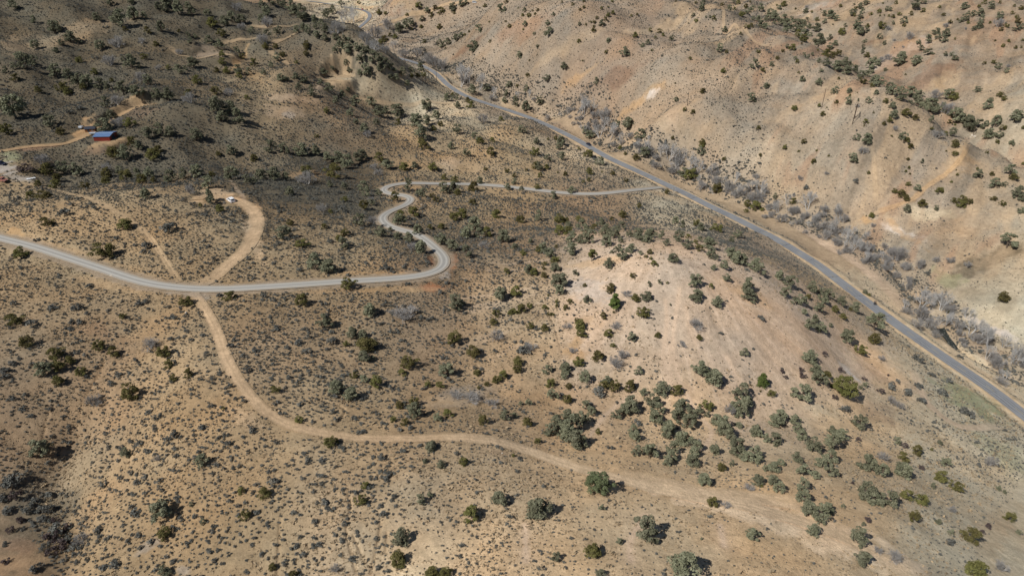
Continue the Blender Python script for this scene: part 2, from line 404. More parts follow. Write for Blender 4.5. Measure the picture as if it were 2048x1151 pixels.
# bare patches and outcrops: centre pixel, half length, half width (px), tilt (deg, + = up to the right), colour, strength, density change
PATCHES = [
    (1230, 155, 75, 26, 22, "V", .8, 1.0), (1155, 158, 46, 8, 38, "O", .5, .4), (1275, 205, 76, 12, 38, "O", .6, .3), (70, 1040, 110, 100, 0, "D", .6, 1.9), (120, 900, 50, 40, 60, "B", .3, 1.6), (1302, 189, 16, 8, 45, "W", 1.0, 0), (1090, 115, 70, 10, 38, "E", .5, .5), (1330, 55, 110, 12, 18, "E", .6, .4),
    (1050, 60, 60, 22, 20, "R", .5, 1), (935, 95, 42, 10, 35, "V", .7, .8), (1160, 75, 60, 14, 30, "E", .45, .6), (1330, 235, 80, 26, 30, "E", .6, .3), (1400, 265, 90, 20, 25, "E", .5, .4), (1450, 300, 120, 30, 10, "E", .35, .7),
    (770, 8, 30, 16, 10, "R", .6, .6), (800, 0, 40, 14, 20, "O", .35, .6), (1830, 85, 40, 12, 12, "O", .6, .4), (1750, 85, 28, 8, 15, "V", .7, .6), (1800, 110, 80, 10, 25, "W", .55, .2), (1700, 30, 90, 18, 20, "E", .7, .4),
    (1860, 150, 80, 18, 22, "R", .65, .7), (1880, 165, 14, 10, 0, "O", .6, .6), (1960, 60, 70, 20, 30, "R", .35, 1), (1600, 25, 60, 10, 10, "E", .7, .4), (1640, 15, 50, 8, 10, "W", .3, .3),
    (1660, 195, 60, 18, 15, "E", .55, .5), (1590, 215, 70, 12, 20, "E", .5, .5), (1920, 305, 30, 40, 45, "O", .5, .4), (1880, 345, 90, 12, 35, "E", .6, .4), (1950, 330, 60, 14, 15, "E", .45, .6), (1960, 440, 90, 26, 18, "E", .55, .4), (1930, 470, 90, 14, 25, "E", .5, .4),
    (1980, 520, 80, 20, 25, "D", .75, .4), (1850, 425, 70, 16, -10, "G", .7, .7), (1795, 462, 52, 8, -27, "W", .75, 0), (1805, 470, 60, 6, -30, "O", .5, 0), (1735, 440, 14, 8, 0, "O", .8, .2), (1770, 505, 30, 10, -35, "P", .7, .2), (1760, 490, 16, 12, 0, "Y", .8, .3),
    (1850, 600, 40, 22, 0, "Y", .55, .5), (1900, 655, 30, 26, -40, "O", .45, .4), (2010, 670, 34, 9, -28, "W", .9, .05), (1945, 640, 26, 8, -30, "W", .7, .05), (1925, 668, 40, 7, -50, "Y", .7, .1), (1880, 640, 16, 14, 0, "Y", .7, .1), (1990, 700, 60, 6, -20, "E", .8, .1), (1950, 690, 50, 8, -25, "P", .6, .3), (1990, 730, 70, 10, -38, "P", .5, .5),
    (1900, 560, 40, 18, -20, "H", .7, .4), (1960, 590, 90, 20, -5, "D", .35, .6), (1920, 700, 100, 6, -38, "Y", .6, .6), (1700, 575, 60, 6, -38, "Y", .55, .6),
    (1330, 560, 180, 42, -6, "P", .65, .25), (1200, 560, 90, 36, -10, "P", .7, .3), (1180, 580, 55, 26, -20, "X", .38, .5), (1420, 680, 160, 60, -10, "P", .5, .3), (1640, 690, 180, 46, -33, "P", .85, .15), (1770, 735, 90, 30, -32, "C", .6, .15), (1560, 640, 120, 40, -30, "P", .6, .3), (1300, 973, 110, 12, -12, "F", .95, .15), (1430, 1003, 120, 22, -10, "F", .95, .15), (1600, 1045, 190, 34, -16, "F", .95, .15), (1750, 1105, 110, 28, -24, "F", .95, .15), (1707, 752, 34, 4, -42, "W", .95, 0), (1690, 735, 20, 6, -40, "W", .5, 0), (1790, 715, 40, 18, -40, "G", .2, .2),
    (1150, 700, 26, 24, -50, "O", .7, .4), (1180, 640, 22, 14, -20, "O", .35, .5), (1190, 525, 90, 8, 12, "O", .45, .4), (1420, 540, 90, 10, -18, "R", .22, .4), (1500, 590, 60, 12, -25, "O", .3, .3), (1390, 520, 70, 10, -4, "P", .5, .3),
    (1760, 825, 44, 22, -25, "V", .4, .9), (1650, 820, 46, 12, -20, "G", .5, 1), (1680, 850, 60, 14, -25, "Y", .45, .7), (1940, 795, 85, 30, -32, "H", .9, .5), (1880, 740, 40, 20, -40, "G", .6, 1), (2000, 900, 90, 26, -32, "H", .5, 1), (1990, 1060, 40, 60, -10, "S", .3, .6),
    (888, 548, 18, 9, 20, "X", .8, .02), (870, 574, 38, 9, 2, "J", .9, .1), (780, 578, 100, 6, 0, "O", .55, .2), (640, 582, 90, 6, 1, "S", .5, .3), (862, 520, 10, 18, 10, "J", .8, .1), (907, 520, 10, 24, -20, "J", .6, .3), (760, 547, 120, 5, -1, "O", .6, .3), (35, 466, 26, 10, -25, "O", .9, .1), (110, 492, 90, 5, -15, "S", .6, .3), (200, 518, 80, 5, -18, "S", .5, .3),
    (150, 555, 140, 9, -14, "S", .4, .5), (385, 590, 40, 8, -5, "X", .5, .2), (640, 170, 30, 10, 0, "P", .5, .4), (680, 155, 42, 9, 5, "T", .9, .05), (720, 172, 60, 18, 0, "G", .5, 1), (420, 108, 36, 9, 5, "K", .95, .02), (425, 118, 22, 8, -5, "D", .6, .2), (480, 118, 30, 8, 0, "O", .6, .1), (375, 98, 30, 8, 5, "D", .5, .5),
    (165, 262, 32, 14, 30, "S", .9, .02), (260, 215, 40, 16, 25, "S", .75, .3), (280, 225, 40, 18, 5, "V", .35, 1), (215, 284, 45, 7, 10, "S", .8, .1), (60, 297, 70, 6, 4, "R", .8, .3), (190, 300, 70, 6, 5, "V", .5, .8), (10, 340, 26, 14, 0, "X", .85, .02), (22, 315, 20, 10, 0, "H", .8, .3), (40, 355, 30, 8, -10, "X", .5, .3),
    (440, 385, 44, 9, -15, "Q", .85, .05), (478, 385, 40, 8, -28, "K", .9, .1), (400, 398, 18, 7, 0, "S", .8, .2), (515, 425, 16, 26, 0, "Q", .8, .1), (620, 345, 60, 10, 0, "S", .45, .6), (560, 350, 70, 10, 5, "D", .3, .8), (580, 195, 60, 10, -8, "P", .45, .5), (560, 225, 50, 16, 0, "P", .3, .7), (575, 230, 14, 8, 0, "X", .4, .8), (900, 325, 26, 16, 0, "P", .4, .6), (30, 90, 40, 24, -30, "T", .5, .5), (140, 75, 120, 18, 10, "T", .4, .7),
    (510, 155, 30, 10, 0, "O", .4, .4), (505, 470, 16, 40, 25, "Q", .8, .1), (1090, 225, 80, 9, -22, "X", .45, .1), (1100, 232, 70, 14, -25, "Y", .6, .1), (1250, 310, 90, 9, -28, "O", .4, .1), (1300, 325, 110, 11, -28, "Y", .55, .1), (1400, 375, 70, 9, -24, "O", .4, .1), (1480, 410, 90, 14, -22, "G", .6, .3), (1560, 440, 60, 10, -25, "Y", .5, .3), (1340, 395, 60, 8, -20, "S", .4, .4), (1420, 430, 60, 8, -28, "S", .35, .5),
    (300, 1090, 30, 12, 30, "X", .4, .7), (370, 1140, 16, 10, 0, "X", .35, .8), (200, 1000, 70, 26, 45, "S", .45, .8), (40, 1090, 40, 20, 0, "R", .4, .6), (190, 660, 50, 20, -20, "R", .3, .7), (250, 700, 60, 26, 20, "V", .2, .6), (320, 660, 80, 40, 0, "S", .25, .8), (480, 830, 60, 20, -40, "Q", .5, .7),
    (760, 1010, 60, 40, 20, "O", .2, .8), (930, 790, 80, 18, 5, "X", .25, .8), (900, 800, 70, 14, 0, "Y", .3, .6), (1010, 800, 70, 10, -10, "K", .3, 1), (1120, 850, 60, 12, 0, "S", .3, .7), (1000, 905, 60, 8, -8, "R", .3, .5), (1300, 960, 60, 12, -12, "Y", .7, .1), (1480, 1080, 90, 40, -10, "O", .15, .5), (1120, 1090, 120, 30, 0, "O", .15, .6),
    (1010, 440, 60, 16, -10, "S", .4, .8), (1070, 420, 50, 20, 0, "R", .3, 1), (1320, 345, 40, 8, -25, "G", .5, .8), (960, 330, 60, 14, 0, "T", .4, .8), (1340, 230, 20, 24, 40, "P", .3, .4),
    (1020, 215, 40, 5, -20, "Y", .6, .2), (940, 180, 50, 4, -25, "Y", .6, .2), (715, 40, 22, 7, 30, "T", .8, .3), (735, 15, 30, 4, -10, "O", .6, .2), (640, 12, 60, 5, -5, "K", .5, .5)]
pp = np.array([(p[0], p[1]) for p in PATCHES], float)
PC, PT, _ = HG2.cast(pp[:, 0], pp[:, 1])
axes = []
for p in PATCHES:
    a = R(p[4]); ux, uy = math.cos(a), -math.sin(a)
    e = 4.0
    Q, _, _ = HG2.cast([p[0] + ux * e, p[0] - uy * e], [p[1] + uy * e, p[1] + ux * e])
    axes.append(Q)
def patch_axes():
    out = []
    for i, p in enumerate(PATCHES):
        Q = axes[i]
        l = (Q[0, :2] - PC[i, :2]) / 4.0 * p[2]; s = (Q[1, :2] - PC[i, :2]) / 4.0 * p[3]
        m = PT[i] / FPX                      # keep ill-conditioned patches (crests) to a plausible size
        for vec, n in ((l, p[2]), (s, p[3])):
            q = np.linalg.norm(vec); lim = n * m * 4.5
            if q > lim: vec *= lim / q
            if q < n * m * .8: vec *= n * m * .8 / max(q, 1e-6)
        out.append(np.linalg.inv(np.stack([l, s], 1) + 1e-6 * np.eye(2)))
    return out
PM = patch_axes()

def soil(x, y):
    """albedo and shrub density (0..9) of the ground at world x, y (flat arrays)"""
    r = np.hypot(x, y)
    c = lookup(MAPC, x, y); d = lookup(MAPD, x, y)
    for i, p in enumerate(PATCHES):
        M = PM[i]
        reach = 1.9 * max(np.linalg.norm(np.linalg.inv(M)[:, 0]), np.linalg.norm(np.linalg.inv(M)[:, 1]))
        k = np.nonzero((np.abs(x - PC[i, 0]) < reach) & (np.abs(y - PC[i, 1]) < reach))[0]
        if not len(k): continue
        dx = x[k] - PC[i, 0]; dy = y[k] - PC[i, 1]
        e = np.hypot(M[0, 0] * dx + M[0, 1] * dy, M[1, 0] * dx + M[1, 1] * dy)
        sc = max(3.0, PT[i] / FPX * (p[2] + p[3]) * .22)
        e = e + .75 * fbm(x[k], y[k], sc, 4, .6, i * 3.1)
        m = 1 - sstep(.45, 1.15, e)
        col = np.array(PALETTE[p[5]])
        c[k] = c[k] + (col - c[k]) * (m * p[6])[:, None]
        d[k] = d[k] * (1 + (p[7] - 1) * m)
    # large soft variation of the soil
    v = fbm(x, y, 40.0, 4, .6, 3.3)
    c = c * (1 + .22 * v)[:, None]
    q = fbm(x, y, 22.0, 4, .6, 8.3)
    c = c * np.stack([1 + .10 * q, 1 - .02 * q, 1 - .14 * q], -1)
    ha, hc, hm = hill_frame(x, y)
    s1 = fbm(hc / 7.0, ha / 46.0, 1.0, 4, .6, 23.0); s2 = fbm(hc / 17.0, ha / 60.0, 1.0, 3, .6, 29.0)
    c = c * (1 + hm * (.30 * s1 + .25 * s2 - .07))[:, None]
    rust = hm * sstep(.12, .42, s2 + .4 * s1) * .60
    c = c + (np.array((.300, .185, .112)) - c) * rust[:, None]
    och = hm * sstep(.16, .45, -s2 + .35 * s1) * .50
    c = c + (np.array((.450, .325, .195)) - c) * och[:, None]
    d = d * (1 - .5 * och)
    ka, kr, km = knoll_frame(x, y)
    k1 = fbm(ka * 26.0, kr / 38.0, 1.0, 4, .6, 33.0)
    c = c * (1 + km * .12 * k1)[:, None]
    kl = km * sstep(.20, .34, k1) * .26
    c = c + (np.array((.56, .44, .33)) - c) * kl[:, None]
    for P in rills_p:
        dd, _ = near_d(x, y, P, 4.0)
        m = np.exp(-(dd / .7) ** 2) * .65 + np.exp(-(dd / 2.4) ** 2) * .2
        c = c + (np.array(PALETTE["P"]) * 1.18 - c) * m[:, None]; d = d * (1 - m)
    for P in rills_d:
        dd, _ = near_d(x, y, P, 3.0)
        m = np.exp(-(dd / .5) ** 2) * .18
        c = c + (np.array(PALETTE["S"]) - c) * m[:, None]
    for nm, w, key, stg, P in verges + tracks:
        dd, pr = near_d(x, y, P, w * 1.6 + 3)
        k = np.nonzero(dd < w * 1.6 + 3)[0]
        if not len(k): continue
        dk = dd[k] + .22 * w * fbm(x[k], y[k], 2.2, 3, .6, 5.5)
        endf = np.clip(np.minimum(pr[k], len(P) - 1 - pr[k]) / 8.0, 0, 1)
        m = (1 - sstep(w * .36, w * .66, dk)) * stg * (.35 + .65 * endf)
        col = np.array(PALETTE[key])
        rut = np.exp(-((np.abs(dd[k]) - w * .21) / .35) ** 2) * (nm != '')
        c[k] = c[k] + (col * (1 + .24 * rut - .10 + .16 * fbm(x[k], y[k], 5.0, 3))[:, None] - c[k]) * m[:, None]
        d[k] = d[k] * (1 - np.clip(1.35 * m, 0, 1))
    dd, pr = near_d(x, y, paved, 12.0)
    m = 1 - sstep(3.4, 6.5, dd + 2.2 * fbm(x, y, 3.0, 3, .6))
    c = c + (np.array(PALETTE["Y"]) * .98 - c) * (m * .75)[:, None]
    d = d * (1 - np.clip(1.6 * m, 0, 1)); d = np.where(dd < 4.0, 0, d)
    dd, pr = near_d(x, y, gravel, 9.0)
    m = 1 - sstep(3.0, 4.6, dd + 1.4 * fbm(x, y, 2.5, 3, .6))
    c = c + (np.array(PALETTE["K"]) * 1.05 - c) * (m * .7)[:, None]
    d = d * (1 - np.clip(1.5 * m, 0, 1)); d = np.where(dd < 3.2, 0, d)
    dd, pr = near_d(x, y, creek, 16.0)
    m = 1 - sstep(4.0, 13.0, dd + 7.0 * fbm(x, y, 14.0, 3, .6, 2.2))
    c = c + (np.array(PALETTE["K"]) * .95 - c) * (m * .6)[:, None]
    d = d + (8.5 - d) * m * .9
    for cc, rr, bb in pads[:1] + pads[1:3]:
        d = np.where(np.hypot(x - cc[0], y - cc[1]) < rr * .8, 0, d)
    return np.clip(c * np.array((1.0, .985, 1.0)), .03, .8), np.clip(d, 0, 9)

# ------------------------------------------------------------------ materials
def mat(name):
    m = bpy.data.materials.new(name); m.use_nodes = True
    nt = m.node_tree; b = nt.nodes["Principled BSDF"]
    b.inputs["Roughness"].default_value = .9
    b.inputs["Specular IOR Level"].default_value = .15
    return m, nt, b
def N(nt, t, **kw):
    n = nt.nodes.new(t)
    for k, v in kw.items(): setattr(n, k, v)
    return n
def noise(nt, co, scale, detail=4, rough=.6):
    n = N(nt, "ShaderNodeTexNoise"); n.inputs["Scale"].default_value = scale; n.inputs["Detail"].default_value = detail; n.inputs["Roughness"].default_value = rough
    nt.links.new(co, n.inputs["Vector"]); return n.outputs["Fac"]
def maprange(nt, v, a, b, c, d):
    n = N(nt, "ShaderNodeMapRange"); nt.links.new(v, n.inputs[0])
    for i, q in enumerate((a, b, c, d)): n.inputs[i + 1].default_value = q
    return n.outputs[0]
def mul(nt, col, fac):
    n = N(nt, "ShaderNodeMix", data_type='RGBA', blend_type='MULTIPLY'); n.inputs[0].default_value = 1
    nt.links.new(col, n.inputs[6]); nt.links.new(fac, n.inputs[7]); return n.outputs[2]
def mixc(nt, fac, a, b):
    n = N(nt, "ShaderNodeMix", data_type='RGBA')
    for i, q in ((0, fac), (6, a), (7, b)):
        if hasattr(q, "links"): nt.links.new(q, n.inputs[i])
        elif i == 0: n.inputs[0].default_value = q
        else: n.inputs[i].default_value = (*q, 1)
    return n.outputs[2]

def ground_material():
    m, nt, b = mat("dry_ground")
    b.inputs["Specular IOR Level"].default_value = .05
    b.inputs["Roughness"].default_value = 1
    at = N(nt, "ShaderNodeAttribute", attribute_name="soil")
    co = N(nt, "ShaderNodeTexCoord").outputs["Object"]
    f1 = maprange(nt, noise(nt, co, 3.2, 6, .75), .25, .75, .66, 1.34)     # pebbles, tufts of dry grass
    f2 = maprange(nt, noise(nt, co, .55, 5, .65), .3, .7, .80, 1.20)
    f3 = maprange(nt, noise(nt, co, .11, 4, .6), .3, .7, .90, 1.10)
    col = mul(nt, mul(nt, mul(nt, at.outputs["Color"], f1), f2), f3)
    tuft = maprange(nt, noise(nt, co, 1.6, 5, .8), .56, .68, 0, .42)         # small dry plants
    col = mixc(nt, tuft, col, (.165, .140, .100))
    st = maprange(nt, noise(nt, co, 7.0, 3, .6), .66, .74, 0, .35)
    col = mixc(nt, st, col, (.56, .47, .37))
    nt.links.new(col, b.inputs["Base Color"])
    bp = N(nt, "ShaderNodeBump"); bp.inputs["Strength"].default_value = .8; bp.inputs["Distance"].default_value = .35
    nt.links.new(noise(nt, co, 1.3, 8, .72), bp.inputs["Height"])
    nt.links.new(bp.outputs[0], b.inputs["Normal"])
    return m
M_GROUND = ground_material()

def mesh_np(name, V, F, m, smooth=True):
    """mesh from numpy verts (n,3) and quads or tris (k,4|3)"""
    me = bpy.data.meshes.new(name)
    me.vertices.add(len(V)); me.vertices.foreach_set("co", np.asarray(V, np.float32).ravel())
    k = F.shape[1]
    me.loops.add(F.size); me.loops.foreach_set("vertex_index", F.astype(np.int32).ravel())
    me.polygons.add(len(F)); me.polygons.foreach_set("loop_start", np.arange(0, F.size, k, dtype=np.int32))
    me.polygons.foreach_set("use_smooth", np.full(len(F), smooth))
    if m: me.materials.append(m)
    me.update(); me.validate(verbose=False)
    return me
def link(name, me, parent=None, **props):
    o = bpy.data.objects.new(name, me); COL.objects.link(o)
    if parent: o.parent = parent
    for k, v in props.items(): o[k] = v
    return o
def grid_faces(nr, nc):
    i = np.arange((nr - 1) * (nc - 1)); r, c = i // (nc - 1), i % (nc - 1)
    a = r * nc + c
    return np.stack([a, a + 1, a + nc + 1, a + nc], 1)
def put_soil(me, c):
    at = me.attributes.new("soil", 'FLOAT_COLOR', 'POINT')
    at.data.foreach_set("color", np.concatenate([c, np.ones((len(c), 1))], 1).astype(np.float32).ravel())

# ------------------------------------------------------------------ ground: one sheet, finer near the drone
NR, NC = 1600, 1400
rr = 40 * (2000 / 40.0) ** (np.arange(NR) / (NR - 1)); aa = np.linspace(-1.08, 1.08, NC)
AA, RR = np.meshgrid(aa, rr)
TX, TY = (RR * np.sin(AA)).ravel(), (RR * np.cos(AA)).ravel()
TZ = h_full(TX, TY)
near_k = np.clip(RR.ravel() / 200, .5, 1.6)
TZ = TZ + .10 * near_k * fbm(TX, TY, 2.2, 3, .6, 6.1)
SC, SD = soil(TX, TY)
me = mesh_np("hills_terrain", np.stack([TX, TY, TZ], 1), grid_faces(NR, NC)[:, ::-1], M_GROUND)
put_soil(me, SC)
ground = link("hills_terrain", me, kind='structure')

# ------------------------------------------------------------------ road strips
def strip(name, P, w, m, nacross=7, lift=.10, withsoil=False, crown=0.0):
    T = np.gradient(P[:, :2], axis=0); T /= np.linalg.norm(T, axis=1)[:, None] + 1e-9
    nrm = np.stack([T[:, 1], -T[:, 0]], 1)
    s = np.linspace(-.5, .5, nacross)
    XY = P[:, None, :2] + nrm[:, None, :] * (s * w)[None, :, None]
    x, y = XY[..., 0].ravel(), XY[..., 1].ravel()
    z = np.repeat(P[:, 2], nacross) if not withsoil else h_full(x, y)
    r = np.hypot(x, y)
    z = z + lift + r * .0004 + crown * np.tile(1 - (2 * s) ** 2, len(P))
    me = mesh_np(name, np.stack([x, y, z], 1), grid_faces(len(P), nacross), m)
    arc = np.concatenate([[0], np.cumsum(np.linalg.norm(np.diff(P[:, :2], axis=0), axis=1))])
    uv = me.attributes.new("road_uv", 'FLOAT_VECTOR', 'POINT')
    uv.data.foreach_set("vector", np.stack([np.tile(s * w, len(P)), np.repeat(arc, nacross), np.zeros(len(x))], 1).astype(np.float32).ravel())
    if withsoil:
        c, d = soil(x, y); put_soil(me, c)
    return link(name, me, kind='structure')

def paved_material():
    m, nt, b = mat("weathered_asphalt")
    b.inputs["Roughness"].default_value = .85
    at = N(nt, "ShaderNodeAttribute", attribute_name="road_uv")
    co = N(nt, "ShaderNodeTexCoord").outputs["Object"]
    sep = N(nt, "ShaderNodeSeparateXYZ"); nt.links.new(at.outputs["Vector"], sep.inputs[0])
    def math_(op, a, b_=None):
        n = N(nt, "ShaderNodeMath", operation=op)
        for i, q in enumerate((a, b_)):
            if q is None: continue
            if hasattr(q, "links"): nt.links.new(q, n.inputs[i])
            else: n.inputs[i].default_value = q
        return n.outputs[0]
    base = mixc(nt, noise(nt, co, .25, 5, .7), (.165, .172, .182), (.240, .246, .255))
    base = mul(nt, base, maprange(nt, noise(nt, co, 6, 3, .6), .3, .7, .9, 1.1))
    # wander of the tar lines
    wob = math_('MULTIPLY', math_('SUBTRACT', noise(nt, co, .16, 4, .7), .5), 1.1)
    xw = math_('ADD', sep.outputs[0], wob)
    def line(x, c, w, soft=.04):
        d = math_('ABSOLUTE', math_('SUBTRACT', x, c))
        return maprange(nt, d, w, w + soft, 1, 0)
    for cx, wd, s in ((1.15, .17, .85), (-1.05, .12, .7), (1.95, .10, .55), (-.1, .10, .55)):
        gap = maprange(nt, noise(nt, co, .09, 2, .5), .42, .55, 0, s)
        f = math_('MULTIPLY', line(xw, cx, wd), gap)
        base = mixc(nt, f, base, (.035, .037, .045))
    yw = math_('ADD', sep.outputs[1], math_('MULTIPLY', math_('SUBTRACT', noise(nt, co, .5, 3, .7), .5), 3.0))
    mod = math_('ABSOLUTE', math_('SUBTRACT', math_('FRACT', math_('DIVIDE', yw, 17.0)), .5))
    f = math_('MULTIPLY', maprange(nt, mod, .010, .016, 1, 0), maprange(nt, noise(nt, co, .07, 2, .5), .42, .52, 0, .8))
    base = mixc(nt, f, base, (.04, .042, .05))
    lane = math_('ABSOLUTE', math_('SUBTRACT', math_('ABSOLUTE', sep.outputs[0]), 1.3))
    base = mixc(nt, maprange(nt, lane, .3, 1.1, .30, 0), base, (.26, .262, .27))     # wheel tracks worn pale
    dash = maprange(nt, math_('FRACT', math_('DIVIDE', sep.outputs[1], 12.0)), .29, .31, 1, 0)
    cl = math_('MULTIPLY', line(sep.outputs[0], 0.0, .07, .02), math_('MULTIPLY', dash, .75))
    base = mixc(nt, cl, base, (.42, .33, .14))
    edge = maprange(nt, math_('ABSOLUTE', sep.outputs[0]), 2.3, 2.66, 0, .85)
    edge = math_('MULTIPLY', edge, maprange(nt, noise(nt, co, .7, 4, .7), .38, .6, 0, 1))
    base = mixc(nt, edge, base, (.40, .31, .20))                                 # sand creeping over the edge
    nt.links.new(base, b.inputs["Base Color"])
    return m
M_PAVED = paved_material()
def gravel_material():
    m, nt, b = mat("pale_gravel")
    b.inputs["Roughness"].default_value = 1
    at = N(nt, "ShaderNodeAttribute", attribute_name="road_uv")
    co = N(nt, "ShaderNodeTexCoord").outputs["Object"]
    sep = N(nt, "ShaderNodeSeparateXYZ"); nt.links.new(at.outputs["Vector"], sep.inputs[0])
    ab = N(nt, "ShaderNodeMath", operation='ABSOLUTE'); nt.links.new(sep.outputs[0], ab.inputs[0])
    sb = N(nt, "ShaderNodeMath", operation='SUBTRACT'); nt.links.new(ab.outputs[0], sb.inputs[0]); sb.inputs[1].default_value = .85
    a2 = N(nt, "ShaderNodeMath", operation='ABSOLUTE'); nt.links.new(sb.outputs[0], a2.inputs[0])
    base = mixc(nt, noise(nt, co, .4, 5, .7), (.262, .250, .228), (.335, .322, .295))
    base = mixc(nt, maprange(nt, a2.outputs[0], .15, .5, .8, 0), base, (.44, .42, .375))
    base = mul(nt, base, maprange(nt, noise(nt, co, 5, 4, .7), .3, .7, .88, 1.12))
    e = maprange(nt, ab.outputs[0], 1.15, 2.1, 0, 1)
    en = N(nt, "ShaderNodeMath", operation='MULTIPLY'); nt.links.new(e, en.inputs[0]); nt.links.new(maprange(nt, noise(nt, co, .8, 4, .7), .3, .6, .25, 1.1), en.inputs[1])
    base = mixc(nt, en.outputs[0], base, (.36, .285, .200))
    nt.links.new(base, b.inputs["Base Color"])
    return m
M_GRAVEL = gravel_material()
strip("paved_road", paved, 5.4, M_PAVED, 9, .12, crown=.06)
strip("gravel_road", gravel[:-2], 4.3, M_GRAVEL, 7, .14, crown=.05)
for nm, w, key, stg, P in tracks:
    strip(nm, P, w * 1.2, M_GROUND, 9, .06, withsoil=True)

